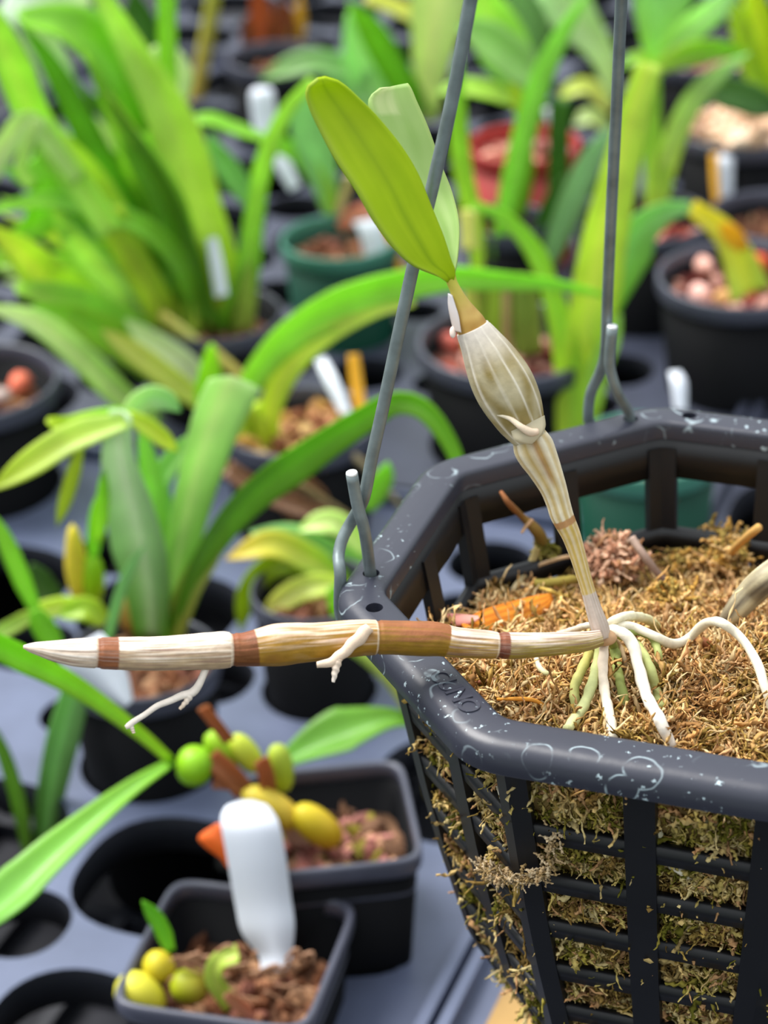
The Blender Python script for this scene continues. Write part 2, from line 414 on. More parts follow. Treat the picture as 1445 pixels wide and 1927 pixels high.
# ================================================================== POTS
def round_pot(key, label, m=M_POT, mr=M_POTRIM):
    c, R, zr, H = potinfo[key]; t = empty('plant_pot', (c[0], c[1], FLOORZ), label, 'pot')
    rb = R*.70; th = .0012; rr = lambda z: R*.965*(1-.27*(zr-z)/H)
    body = [(.0005, FLOORZ+.001), (rr(FLOORZ)*.96, FLOORZ+.001), (rr(FLOORZ), FLOORZ+.003), (rr(zr-.006), zr-.006), (rr(zr-.006)-th, zr-.006), (rr(FLOORZ+.003)-th, FLOORZ+.003), (.0005, FLOORZ+.0025)]
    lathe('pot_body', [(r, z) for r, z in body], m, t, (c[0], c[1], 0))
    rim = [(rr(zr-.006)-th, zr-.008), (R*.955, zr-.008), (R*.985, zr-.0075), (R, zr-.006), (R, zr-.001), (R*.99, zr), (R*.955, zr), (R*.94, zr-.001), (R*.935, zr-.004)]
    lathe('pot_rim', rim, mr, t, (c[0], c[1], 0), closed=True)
    return t
def square_pot(S, label):
    c, h, rot, zr = S['c'], S['h'], S['rot'], S['zr']; t = empty('square_pot', (c[0], c[1], FLOORZ), label, 'pot')
    ex = 9.0; hh = lambda z: h*.965*(1-.26*(zr-z)/(zr-FLOORZ)); th = .0012
    body = [(.0005, FLOORZ+.001), (hh(FLOORZ), FLOORZ+.001), (hh(zr-.005), zr-.005), (hh(zr-.005)-th, zr-.005), (hh(FLOORZ)-th, FLOORZ+.003), (.0005, FLOORZ+.003)]
    lathe('pot_body', body, M_POT, t, (c[0], c[1], 0), 96, ex, rot)
    rim = [(h*.925, zr-.0065), (h*.965, zr-.0065), (h*.99, zr-.005), (h, zr-.004), (h, zr-.0008), (h*.985, zr), (h*.94, zr), (h*.925, zr-.0008)]
    lathe('pot_rim', rim, M_POTRIM, t, (c[0], c[1], 0), 96, ex, rot, closed=True)
    st = [(h*.905, zr-.0135), (h*.93, zr-.0135), (h*.93, zr-.0118), (h*.89, zr-.0118), (h*.89, zr-.0135)]
    lathe('inner_step', st, M_POTRIM, t, (c[0], c[1], 0), 96, ex, rot, closed=True)
    return t
def potting(name, c, R, z, palette, n, size, label, sq=None, rot=0.0, bed=None):
    """Loose potting mix: a bed with chips heaped on it."""
    V = []; Fc = []; CL = []; iv, ifc = ico()
    pal = [np.asarray(p) for p in palette]; bedc = np.asarray(bed) if bed is not None else np.mean(pal, axis=0)*.5
    ex = sq or 2.0; k = 40; base = len(V); V.append((c[0], c[1], z-.001)); CL.append(bedc)
    def ring(r, a):
        ca, sa = math.cos(a), math.sin(a); f = (abs(ca)**ex+abs(sa)**ex)**(-1/ex)*r
        return c[0]+f*(ca*math.cos(rot)-sa*math.sin(rot)), c[1]+f*(ca*math.sin(rot)+sa*math.cos(rot))
    for zz, rf in ((z-.001, 1.0), (z-.006, .9)):
        for q in range(k): V.append((*ring(R*rf, 2*math.pi*q/k), zz)); CL.append(bedc)
    for q in range(k):
        Fc.append((0, 1+q, 1+(q+1) % k)); Fc.append((1+q, 1+k+q, 1+k+(q+1) % k, 1+(q+1) % k))
    for _ in range(n):
        r = R*.95*math.sqrt(rng.random()); x, y = ring(r, rng.uniform(0, 2*math.pi)); s = size*rng.uniform(.5, 1.2)
        S = s*np.array([1, rng.uniform(.4, .9), rng.uniform(.3, .6)]); v = (iv*(1+.25*rng.normal(size=(len(iv), 1))*.6))*S@rotm().T
        b = len(V); V.extend((v+np.array([x, y, z+rng.uniform(-.3, .5)*s])).tolist()); Fc.extend([[i+b for i in f] for f in ifc])
        cc = pal[rng.integers(len(pal))]*rng.uniform(.7, 1.25); CL.extend([cc]*len(iv))
    o = mesh(name, V, Fc, M_BARK, None, CL, smooth=False); return tag(o, label, 'potting mix', kind='stuff')
RED = [C(110, 50, 45), C(150, 70, 55), C(175, 110, 95), C(90, 45, 40), C(200, 150, 135)]
BARK = [C(120, 75, 50), C(165, 115, 85), C(95, 60, 42), C(190, 145, 110), C(140, 90, 75)]
MIXED = [C(170, 115, 105), C(150, 95, 85), C(140, 130, 50), C(185, 140, 110), C(110, 80, 60)]
TANM = [C(205, 165, 100), C(180, 140, 70), C(150, 110, 70), C(215, 180, 120)]
SAND = [C(225, 195, 165), C(240, 215, 190), C(205, 170, 140), C(190, 150, 125)]
def fill(key, pal, n, size, label, dz=.012, name='potting_mix'):
    c, R, zr, H = potinfo[key]; return potting(name, c, R*(.955*(1-.27*dz/H)-.03), zr-dz, pal, n, size, label)
round_pot('green', 'green round pot with brown bark mix beside a white and yellow tag', M_GREENPOT, M_GREENRIM)
fill('green', BARK, 90, .004, 'brown bark mix filling the green pot beside the white and yellow tag')
round_pot('behind', 'dark green pot standing just behind the hanging basket', M_GREENPOT, M_GREENRIM)
fill('behind', BARK, 60, .004, 'bark mix filling the green pot behind the hanging basket')
round_pot('right', 'large black round pot with pink pebbles at the right edge')
fill('right', RED, 130, .0050, 'dark red lava chips in the pebble pot at the right edge')
round_pot('bulb', 'black round pot seen behind the white pseudobulb')
fill('bulb', RED, 110, .005, 'reddish chips in the pot behind the white pseudobulb')
round_pot('sheath', 'black round pot just right of the right hanger wire')
fill('sheath', RED, 90, .005, 'dark reddish chips in the pot right of the right hanger wire')
round_pot('farright', 'black round pot behind the pebble pot, cut by the right edge')
fill('farright', BARK, 70, .005, 'dark bark in the pot behind the pebble pot')
round_pot('red', 'small red pot among stems between the two hanger wires', M_REDPOT, M_REDPOT)
fill('red', RED+[C(220, 160, 140)], 90, .006, 'pinkish stones filling the small red pot')
round_pot('small', 'small black pot in front of the red pot')
fill('small', BARK, 40, .004, 'dark bark filling the small black pot before the red one')
round_pot('left', 'black round pot holding a red stone, cut by the left edge')
fill('left', BARK, 90, .005, 'dark bark around the red stone in the left edge pot', .016)
round_pot('clump', 'black round pot under the dense light green clump')
fill('clump', BARK, 80, .004, 'brown bark under the dense light green clump')
round_pot('arch', 'black round pot of tan moss under the long arching leaf')
fill('arch', TANM+BARK[:2], 140, .005, 'tan mossy mix in the pot under the long arching leaf', .008)
round_pot('wide', 'black round pot under the broad pale leaves, partly behind the horizontal cane')
fill('wide', BARK, 110, .004, 'brown bark under the broad pale leaves behind the cane', .006)
round_pot('topright', 'black round pot with red and pink chips at the top right')
fill('topright', RED+[C(235, 190, 185)], 80, .006, 'red and pink chips in the pot at the top right')
round_pot('sandy', 'round pot heaped with pale sandy rock at the right edge')
fill('sandy', SAND, 130, .008, 'pale sandy rock chunks heaped in the pot at the right edge', .002)
round_pot('brown', 'black round pot of a dried brown plant at the top')
fill('brown', BARK, 50, .004, 'dark bark under the dried brown plant at the top')
round_pot('tan', 'black round pot under the yellow-tipped leaves left of the basket')
fill('tan', BARK, 70, .004, 'brown bark under the yellow-tipped leaves left of the basket')
square_pot(SQ1, 'small square black pot holding the big white tag at the bottom')
potting('potting_mix', SQ1['c'], SQ1['h']*.84, SQ1['zr']-.018, BARK, 160, .0035, 'brown fibrous mix in the square pot of the big white tag', 7.0, SQ1['rot'])
square_pot(SQ2, 'small square black pot of yellow bulbs beside the basket')
potting('potting_mix', SQ2['c'], SQ2['h']*.86, SQ2['zr']-.015, MIXED, 170, .004, 'pinkish bark and moss in the square pot of yellow bulbs', 7.0, SQ2['rot'])
def st(key, x, y, r, c, label, dz=.006):
    zr = potinfo[key][2]; p = on(x, y, zr-dz); stone('pebble', p, r*depth(p)/F, c, label)
st('right', 1325, 500, 24, C(235, 180, 165), 'pale pink pebble, upper of two in the right edge pot')
st('right', 1318, 555, 26, C(238, 185, 175), 'pale pink pebble, lower of two in the right edge pot')
st('right', 1362, 562, 20, C(210, 160, 105), 'tan pebble beside the pink ones in the right edge pot')
st('right', 1425, 495, 26, C(205, 90, 55), 'orange-red lava pebble in the right edge pot')
st('left', 38, 722, 26, C(225, 120, 95), 'round salmon red stone in the left edge pot', .01)
st('left', 2, 745, 20, C(190, 170, 165), 'small grey stone beside the salmon stone', .01)
st('bulb', 845, 645, 24, C(205, 110, 100), 'salmon pebble left of the white pseudobulb', .01)

# ================================================================== THE HANGING BASKET
RIN = 0.065; BC = np.array([0.064415, 0.39013, 0.19613]); TH0 = 0.035
ZT = [0.0, -.004, -.0134, -.0264, -.047, -.062, -.076, -.088, -.1016, -.1111]
RT_ = [.0650, .0646, .0628, .0606, .0570, .0538, .0503, .0472, .0398, .0345]
def wallR(z): return float(np.interp(-z, [-a for a in ZT], RT_))
C8 = math.cos(math.pi/8)
def octa(apo, rc, na=5):
    """Rounded octagon of given apothem; corner rounding rc. Vertices in order of corner k=0..7."""
    out = []
    for k in range(8):
        a = TH0+k*math.pi/4; cv = (apo-rc)/C8
        for q in range(na):
            b = a-math.pi/8+(math.pi/4)*q/(na-1)
            out.append((cv*math.cos(a)+rc*math.cos(b), cv*math.sin(a)+rc*math.sin(b)))
    return out
def octsweep(name, prof_, m, parent, rc0=.005, na=5, useR=False):
    """prof_: closed list of (outward offset from the wall line, z)."""
    V = []; rings = []
    for o, z in prof_:
        apo = (wallR(z) if useR else RIN)*C8+o; rings.append([(BC[0]+x, BC[1]+y, BC[2]+z) for x, y in octa(apo, max(.001, rc0+o), na)])
    n = len(rings[0]); k = len(rings)
    for r in rings: V += r
    Fc = [(i*n+j, i*n+(j+1) % n, ((i+1) % k)*n+(j+1) % n, ((i+1) % k)*n+j) for i in range(k) for j in range(n)]
    return mesh(name, V, Fc, m, parent)
bk = empty('hanging_basket', (BC[0], BC[1], BC[2]-.115), 'black plastic octagonal lattice basket filled with moss, hanging on wires', 'basket')
rim_prof = [(0.0, -.0040), (0.0001, -.0010), (0.0005, -.0002), (0.0012, 0), (0.0040, .0001), (0.0066, 0), (0.0080, -.0004), (0.0091, -.0013), (0.0096, -.0026),
            (0.0098, -.0056), (0.0095, -.0060), (0.0088, -.0060), (0.0084, -.0052), (0.0078, -.0032), (0.0020, -.0032), (.0014, -.0040)]
rim = octsweep('rim', rim_prof, M_BASKET, bk, .0055, 7)
# holes for the hanger hooks beside three corners
def rimpt(k, s, o=.0046):
    """Point on the rim top at distance s along the side after corner k, offset o outward."""
    a = TH0+k*math.pi/4; an = a+math.pi/8*(1 if s >= 0 else -1); apo = RIN*C8+o
    t = np.array([-math.sin(an), math.cos(an)]); nrm = np.array([math.cos(an), math.sin(an)])
    half = RIN*math.sin(math.pi/8); along = (-half+s) if s >= 0 else (half+s)
    p = nrm*apo+t*along; return np.array([BC[0]+p[0], BC[1]+p[1], BC[2]])
bmc = bmesh.new()
for k in (2, 4, 7):
    for s in (.0052, -.0052):
        p = rimpt(k, s); 
        bmesh.ops.create_cone(bmc, cap_ends=True, segments=20, radius1=.0017, radius2=.0017, depth=.02, matrix=mathutils.Matrix.Translation(p))
mec = bpy.data.meshes.new('cut'); bmc.to_mesh(mec); bmc.free(); cut = bpy.data.objects.new('cut', mec); col.objects.link(cut)
bo = rim.modifiers.new('holes', 'BOOLEAN'); bo.object = cut; bo.operation = 'DIFFERENCE'; bo.solver = 'EXACT'
dg = bpy.context.evaluated_depsgraph_get(); me2 = bpy.data.meshes.new_from_object(rim.evaluated_get(dg))
rim.modifiers.clear(); rim.data = me2; bpy.data.objects.remove(cut, do_unlink=True)
me2.polygons.foreach_set('use_smooth', [True]*len(me2.polygons))
es = rim.modifiers.new('split', 'EDGE_SPLIT'); es.split_angle = math.radians(50)
octsweep('wall_band', [(.0006, -.0034), (.0006, -.0128), (.0022, -.0128), (.0024, -.0034)], M_BASKETW, bk, .005, 5, True)
HOOPZ = [-.0268, -.0396, -.0522, -.0648, -.0772, -.0894, -.1010]
for z in HOOPZ:
    octsweep('hoop', [(-.0002, z+.0021), (-.0002, z-.0021), (.0018, z-.0021), (.0018, z+.0021)], M_BASKETW, bk, .003, 3, True)
def rib(k, frac, wd):
    """Upright lattice bar on side k at fraction frac (0 = corner k)."""
    zs = np.linspace(-.006, -.111, 22); a0 = TH0+k*math.pi/4; V = []
    for z in zs:
        R = wallR(z); A = R*np.array([math.cos(a0), math.sin(a0)]); B = R*np.array([math.cos(a0+math.pi/4), math.sin(a0+math.pi/4)])
        Zp = R*np.array([math.cos(a0-math.pi/4), math.sin(a0-math.pi/4)])
        w_ = wd*(.55+.45*R/RIN)
        if frac > 0:
            c_ = A*(1-frac)+B*frac; t = unit(B-A); nr = unit(A+B)
            pts = [c_-t*w_/2, c_+t*w_/2, c_+t*w_/2+nr*.0021, c_-t*w_/2+nr*.0021]
        else:
            t1 = unit(Zp-A); t2 = unit(B-A); n1 = unit(Zp+A); n2 = unit(A+B); nc = unit(A)
            pts = [A+t1*w_/2, A, A+t2*w_/2, A+t2*w_/2+n2*.0021, A+nc*.0023, A+t1*w_/2+n1*.0021]
        V += [(BC[0]+p[0], BC[1]+p[1], BC[2]+z) for p in pts]
    q = 4 if frac > 0 else 6; n = len(zs)
    Fc = [(i*q+j, i*q+(j+1) % q, (i+1)*q+(j+1) % q, (i+1)*q+j) for i in range(n-1) for j in range(q)]
    Fc += [tuple(range(q)), tuple((n-1)*q+j for j in range(q))]
    mesh('rib', V, Fc, M_BASKETW, bk, smooth=False)
for k in range(8):
    rib(k, 0, .0064); rib(k, .5, .0060)
V = [(BC[0], BC[1], BC[2]-.112)]; o8 = octa(.0345*C8+.002, .003, 3); V += [(BC[0]+x, BC[1]+y, BC[2]-.111) for x, y in o8]
mesh('basket_floor', V, [(0, i+1, (i+1) % len(o8)+1) for i in range(len(o8))], M_BASKETW, bk).modifiers.new('t', 'SOLIDIFY').thickness = .0015
# moulded lettering on the rim, front left side (between corners 4 and 5)
for ch, s in zip('CUNO', (.0330, .0364, .0400, .0440)):
    cu = bpy.data.curves.new('letter', 'FONT'); cu.body = ch; cu.size = .0054; cu.extrude = .00022; cu.offset = .00012; cu.align_x = 'CENTER'; cu.align_y = 'CENTER'
    tmp = bpy.data.objects.new('tmp', cu); col.objects.link(tmp)
    dg = bpy.context.evaluated_depsgraph_get(); ml = bpy.data.meshes.new_from_object(tmp.evaluated_get(dg)); bpy.data.objects.remove(tmp, do_unlink=True)
    a = TH0+4*math.pi/4+math.pi/8; p = rimpt(4, s, .0044)
    ml.transform(mathutils.Matrix.Translation((p[0], p[1], p[2]+.0001)) @ mathutils.Matrix.Rotation(a+math.pi/2, 4, 'Z'))
    link('moulded_letter', ml, M_BASKET, bk, smooth=False)

# ================================================================== MOSS
def msz(x, y):
    """Height of the moss surface: highest at the near side, sunk towards the far wall."""
    dy = (y-BC[1])/RIN; f = min(1, max(0, (dy+.55)/1.5)); f = f*f*(3-2*f)
    return BC[2]-.0105-.0222*f+.0034*mnoise.noise(Vector((x*80, y*80, 3.0)))+.0026*mnoise.noise(Vector((x*210, y*210, 9.0)))
PALT = [C(150, 122, 60), C(192, 158, 86), C(214, 170, 106), C(232, 196, 134), C(240, 212, 160), C(228, 182, 130), C(206, 158, 98), C(174, 128, 78)]
PALS = [C(120, 116, 40), C(164, 150, 66), C(206, 184, 108), C(232, 210, 150), C(226, 196, 130), C(206, 160, 112), C(186, 156, 84), C(140, 112, 60)]
def octR(ang, R):
    """Distance from centre to the octagon wall (vertex radius R) in direction ang."""
    a = (ang-TH0) % (math.pi/4)-math.pi/8; return R*C8/math.cos(a)
# inner mass
V = []; CL = []; Fc = []; na = 120; rows = []
for z in np.linspace(-.108, -.03, 26):
    rows.append([(ang, octR(ang, wallR(z))-.0012, z) for ang in np.linspace(0, 2*math.pi, na, endpoint=False)])
for row in rows:
    for ang, r, z in row:
        nn = mnoise.noise(Vector((math.cos(ang)*r*160, math.sin(ang)*r*160, z*160))); rr = r-.0016+.0030*nn
        V.append((BC[0]+rr*math.cos(ang), BC[1]+rr*math.sin(ang), BC[2]+z)); CL.append(PALS[6]*.75*(1+.6*nn))
nr = len(rows)
for fr in np.linspace(.995, 0.0, 44):
    for ang in np.linspace(0, 2*math.pi, na, endpoint=False):
        r = (octR(ang, .0622)-.0005)*fr; x, y = BC[0]+r*math.cos(ang), BC[1]+r*math.sin(ang)
        z = msz(x, y)+.0022*mnoise.noise(Vector((x*420, y*420, 1.0)))-.001; V.append((x, y, z)); CL.append(PALT[3]*.8*(1+.5*mnoise.noise(Vector((x*300, y*300, 5.0)))))
tot = nr+44
for i in range(tot-1):
    for j in range(na): Fc.append((i*na+j, i*na+(j+1) % na, (i+1)*na+(j+1) % na, (i+1)*na+j))
Fc.append(tuple(range(na-1, -1, -1)))
base_n = len(V); V = [tuple(v) for v in V]
# strands
def strands(P, D, Nn, L, r, pal, curl, VV, FF, CC):
    """Curly, leafy moss strands, all at once: starts P, directions D, local up Nn."""
    ns, sg = 9, 3; P = np.array(P); D = unit(np.array(D)); U = np.array(Nn); L = np.array(L)[:, None]; r = np.array(r); m = len(P)
    S = unit(np.cross(U, D)); pos = P.copy(); dv = D.copy(); step = L/(ns-1)
    pal = np.array(pal); c0 = pal[rng.integers(len(pal), size=m)]*rng.uniform(.65, 1.2, (m, 1)); cu = rng.normal(0, curl, (m, 2)); ph = rng.uniform(0, 6, m)
    verts = np.zeros((m, ns, sg, 3)); cols = np.zeros((m, ns, sg, 3))
    for i in range(ns):
        t = i/(ns-1); e1 = unit(np.cross(dv, U)+1e-6); e2 = np.cross(e1, dv)
        q = r*(.4+.6*math.sin(math.pi*(.12+.8*t)))*(1+.5*np.sin(ph+i*2.7))
        for k in range(sg):
            a = 2*math.pi*k/sg+i*.6; verts[:, i, k] = pos+q[:, None]*(math.cos(a)*e1*1.15+math.sin(a)*e2*.9)
            cols[:, i, k] = c0*(.85+.3*t)
        pos = pos+dv*step; dv = unit(dv+S*cu[:, :1]*.42+U*cu[:, 1:]*.22+rng.normal(0, .34, (m, 3)))
    if FF is None: VV.append((verts.reshape(-1, 3), cols.reshape(-1, 3), m, ns, sg)); return
    b0 = len(VV); VV.extend(map(tuple, verts.reshape(-1, 3))); CC.extend(cols.reshape(-1, 3))
    tpl = [(i*sg+k, i*sg+(k+1) % sg, (i+1)*sg+(k+1) % sg, (i+1)*sg+k) for i in range(ns-1) for k in range(sg)]
    T = np.array(tpl); off = b0+np.arange(m)*ns*sg
    FF.extend(map(tuple, (T[None]+off[:, None, None]).reshape(-1, 4)))
def patch(x, y, z, n):
    """Palette index biased by place, so that colours lie in patches."""
    return int(min(n-1, max(0, (mnoise.noise(Vector((x*150, y*150, z*150)))*.9+.5+rng.normal(0, .16))*n)))
def strands_by(P, D, U, L, R_, pal, idx, curl):
    idx = np.array(idx)
    for i, c_ in enumerate(pal):
        q = np.where(idx == i)[0]
        if len(q): strands(np.array(P)[q], np.array(D)[q], np.array(U)[q], np.array(L)[q], np.array(R_)[q], [c_], curl, BATCH, None, None)
BATCH = []
N1 = 26000; P = []; D = []; U = []; L = []; R_ = []; ID = []
while len(P) < N1:
    ang = rng.uniform(0, 2*math.pi); r = (octR(ang, .0615)-.001)*math.sqrt(rng.random()); x, y = BC[0]+r*math.cos(ang), BC[1]+r*math.sin(ang)
    if y > BC[1]+.03 and rng.random() < .5: continue
    P.append((x, y, msz(x, y)+rng.uniform(-.0018, .0014))); a = 5*mnoise.noise(Vector((x*130, y*130, 2.0)))+rng.normal(0, .75); D.append(unit(np.array([math.cos(a), math.sin(a), rng.normal(.10, .30)])))
    U.append(np.array([0, 0, 1.0])); L.append(rng.gamma(3, .0012)+.0018 if rng.random() < .98 else rng.uniform(.007, .012)); R_.append(rng.uniform(.00014, .00036) if rng.random() < .85 else rng.uniform(.0004, .0007)); ID.append(patch(x, y, 0, len(PALT)))
strands_by(P, D, U, L, R_, PALT, ID, .9)
N2 = 26000; P = []; D = []; U = []; L = []; R_ = []; ID = []
HZ = sorted(HOOPZ+[-.0128, -.0113], reverse=True)
while len(P) < N2:
    ang = rng.uniform(0, 2*math.pi)
    if math.sin(ang) > .2 and rng.random() < .8: continue
    z = rng.uniform(-.110, -.012); r = octR(ang, wallR(z))
    if z > -.030 and math.sin(ang) > -.2: continue
    zz = min(abs(z-h) for h in HZ); af = ((ang-TH0) % (math.pi/8))/(math.pi/8); ed = min(af, 1-af)    # 0 at a rib, .5 mid window
    puff = min(1, max(0, (zz-.0018)/.003))*min(1, max(0, (ed-.10)/.2))
    r += rng.uniform(-.0028, -.0006)+puff*(.0028+.0022*mnoise.noise(Vector((math.cos(ang)*9, math.sin(ang)*9, z*140))))*rng.uniform(.3, 1)
    nrm = np.array([math.cos(ang), math.sin(ang), .25]); tg = np.array([-math.sin(ang), math.cos(ang), 0]); x, y = BC[0]+r*math.cos(ang), BC[1]+r*math.sin(ang)
    a = 5*mnoise.noise(Vector((x*150, y*150, z*150)))+rng.normal(0, .7)
    P.append((x, y, BC[2]+z)); D.append(unit(tg*math.cos(a)+np.array([0, 0, 1.0])*math.sin(a)+nrm*rng.normal(.0, .20)))
    U.append(unit(nrm)); L.append(rng.gamma(3, .0009)+.0014); R_.append(rng.uniform(.00015, .00040) if rng.random() < .8 else rng.uniform(.0004, .0008)); ID.append(patch(x+3, y, z, len(PALS)))
strands_by(P, D, U, L, R_, PALS, ID, 1.0)
def mesh_quads(name, V, Q, colors, m):
    me = bpy.data.meshes.new(name); nv, nq = len(V), len(Q); me.vertices.add(nv); me.vertices.foreach_set('co', V.astype(np.float32).ravel())
    me.loops.add(nq*4); me.loops.foreach_set('vertex_index', Q.astype(np.int32).ravel()); me.polygons.add(nq)
    me.polygons.foreach_set('loop_start', np.arange(nq, dtype=np.int32)*4); me.update(calc_edges=True)
    a_ = me.color_attributes.new('Col', 'FLOAT_COLOR', 'POINT'); cc = np.ones((nv, 4), np.float32); cc[:, :3] = colors; a_.data.foreach_set('color', cc.ravel())
    return link(name, me, m)
VS = [np.array(V)]; QS = [np.array([f for f in Fc if len(f) == 4])]; CS = [np.array(CL)]; nb = len(V)
for v_, c_, m_, ns_, sg_ in BATCH:
    T_ = np.array([(i*sg_+k, i*sg_+(k+1) % sg_, (i+1)*sg_+(k+1) % sg_, (i+1)*sg_+k) for i in range(ns_-1) for k in range(sg_)])
    QS.append((T_[None]+(nb+np.arange(m_)*ns_*sg_)[:, None, None]).reshape(-1, 4)); VS.append(v_); CS.append(c_); nb += len(v_)
mo = mesh_quads('sphagnum_moss', np.vstack(VS), np.vstack(QS), np.vstack(CS), M_MOSS); tag(mo, 'dry tan sphagnum moss packed into the black hanging basket', 'moss', kind='stuff')

# ================================================================== WIRE HANGER
wh = empty('wire_hanger', BC+np.array([0, 0, 0.0]), 'grey galvanised wire hanger hooked through the basket rim', 'wire hanger')
APEX = BC+np.array([-.012, -.01, .33])
def wire(pts, r=.00122):
    o = tube('wire', pts, [r]*len(pts), M_WIRE, wh, 12, 9*len(pts), color=C(125, 132, 135)); return o
dC = lambda y: .4535-(1060-y)*.0000555
lw = [(700, 860), (720, 770), (750, 628), (780, 490), (815, 345), (850, 190), (885, 2), (892, -40)]
_tl = at(892, -40, dC(-40)); ptsL = [APEX*(1-q)+_tl*q for q in np.linspace(0, .86, 7)]+[at(x, y, dC(y)) for x, y in lw[::-1]]+[at(685, 935, dC(935)), at(665, 975, .4575), at(645, 1012, .4590), at(637, 1046, .4585), at(640, 1080, .457)]
h4 = rimpt(4, -.0052)
ptsL += [h4+np.array([-.0062, 0, -.0105]), h4+np.array([-.001, 0, -.0125]), h4+np.array([0, 0, -.004]), h4+np.array([-.0002, -.0002, .001]),
         at(686, 1000, .447), at(674, 957, .4445), at(667, 922, .4425), at(662, 892, .4405)]
wire(ptsL, .00122)
e_ = at(662, 892, .4405); d_ = unit(at(662, 892, .4405)-at(667, 922, .4425))
tube('cut_end', [e_, e_+d_*.0004], [.00118, .00112], M_WIREEND, wh, 12, 4, color=(1, 1, 1))
dB = lambda y: .5125-(770-y)*.000088
rw = [(1139, 660), (1143, 560), (1150, 400), (1160, 200), (1169, 0), (1171, -40)]
h2 = rimpt(2, .0052)
_tr = at(1171, -40, dB(-40)); ptsR = [APEX*(1-q)+_tr*q for q in np.linspace(0, .86, 7)]+[at(x, y, dB(y)) for x, y in rw[::-1]]+[at(1128, 703, .509), at(1112, 738, .5135), at(1107, 775, .517), at(1112, 800, .519),
        h2+np.array([-.003, .004, -.0115]), h2+np.array([0, 0, -.009]), h2+np.array([0, 0, -.003]), h2+np.array([-.0003, 0, .0012]), at(1163, 742, .5045), at(1149, 700, .5015), at(1147, 670, .4995), at(1152, 616, .496)]
wire(ptsR, .00122)
e_ = at(1152, 616, .496); d_ = unit(at(1152, 616, .496)-at(1147, 670, .4995))
tube('cut_end', [e_, e_+d_*.0004], [.00118, .00112], M_WIREEND, wh, 12, 4, color=(1, 1, 1))
h7 = rimpt(7, .0052); od = np.array([math.cos(TH0+7*math.pi/4), math.sin(TH0+7*math.pi/4), 0])
wire([APEX, h7+od*.007+np.array([0, 0, .012]), h7+od*.0085, h7+od*.0075+np.array([0, 0, -.010]), h7+od*.002+np.array([0, 0, -.0125]), h7+np.array([0, 0, -.004]), h7+np.array([0, 0, .004]), h7+np.array([0, 0, .018])])
tube('top_hook', [APEX+np.array([0, 0, -.004]), APEX+np.array([0, 0, .03]), APEX+np.array([.012, 0, .05]), APEX+np.array([.026, 0, .035])], [.0015]*4, M_WIRE, wh, 10, 24, color=C(125, 132, 135))

# ================================================================== THE YOUNG ORCHID ON THE BASKET
PB = on(1131, 1196, BC[2]+.0015); DB = depth(PB)
orch = empty('orchid_plantlet', PB, 'young orchid plantlet with pale pseudobulb, two green leaves and a brown horizontal cane', 'orchid')
def mixc(a, b, t): t = min(1, max(0, t)); return np.asarray(a)*(1-t)+np.asarray(b)*t
# --- old horizontal cane
cane = [(44, 1217, 3), (58, 1219, 9), (75, 1221, 13.5), (104, 1225, 20), (140, 1228, 26), (179, 1229, 29), (230, 1230, 31), (291, 1230, 32), (360, 1227, 34), (415, 1224, 35.5),
        (440, 1223, 32), (462, 1222, 32), (519, 1214, 40), (560, 1210, 38), (600, 1208, 36), (650, 1203, 35), (691, 1200, 34), (730, 1200, 32), (790, 1202, 33), (822, 1203, 32), (859, 1209, 28.5),
        (919, 1213, 26.5), (936, 1214, 25), (971, 1215, 25), (1040, 1212, 22), (1100, 1207, 19), (1131, 1200, 15)]
def dcane(x): return DB-.004-(1131-x)/1086*.020
nz = lambda x, a, f=1.0: mnoise.noise(Vector((x*.02*f, math.cos(a)*2.2*f, math.sin(a)*2.2*f)))
def streak(x, a): return mnoise.noise(Vector((x*.006, math.cos(a)*9, math.sin(a)*9)))
pts = [at(x, y, dcane(x)) for x, y, r in cane]; rad = [r*dcane(x)/F for x, y, r in cane]
WH = C(232, 216, 200); PK = C(226, 196, 172); BR = C(126, 70, 38); OL = C(156, 116, 26); RB = C(104, 50, 38); TN = C(186, 140, 88)
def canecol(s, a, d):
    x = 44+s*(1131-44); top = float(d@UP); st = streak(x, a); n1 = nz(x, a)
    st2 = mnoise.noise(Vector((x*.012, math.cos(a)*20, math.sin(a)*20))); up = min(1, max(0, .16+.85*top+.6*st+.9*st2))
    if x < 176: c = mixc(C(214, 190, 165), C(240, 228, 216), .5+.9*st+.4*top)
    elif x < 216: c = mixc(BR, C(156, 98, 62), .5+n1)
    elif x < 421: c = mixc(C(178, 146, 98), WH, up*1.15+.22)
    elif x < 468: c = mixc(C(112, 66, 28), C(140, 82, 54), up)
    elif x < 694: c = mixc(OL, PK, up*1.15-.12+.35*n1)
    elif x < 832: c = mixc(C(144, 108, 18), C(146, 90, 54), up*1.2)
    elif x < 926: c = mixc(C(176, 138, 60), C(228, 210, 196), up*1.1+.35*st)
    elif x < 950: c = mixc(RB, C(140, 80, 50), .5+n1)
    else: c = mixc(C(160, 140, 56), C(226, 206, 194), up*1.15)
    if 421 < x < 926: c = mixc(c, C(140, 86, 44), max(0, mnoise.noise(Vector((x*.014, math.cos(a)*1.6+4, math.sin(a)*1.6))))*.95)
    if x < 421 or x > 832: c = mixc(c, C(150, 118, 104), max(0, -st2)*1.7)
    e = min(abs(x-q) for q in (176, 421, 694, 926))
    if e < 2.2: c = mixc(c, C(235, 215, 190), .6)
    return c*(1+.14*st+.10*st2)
def canerad(s, a):
    x = 44+s*(1131-44); r = 1+.035*streak(x, a)+.02*nz(x, a, 2)
    for q in (176, 421, 694, 926):
        if 0 <= x-q < 9: r *= .94
    return r
tube('old_cane', pts, rad, M_CANE, orch, 80, 320, colfn=canecol, radfn=canerad)
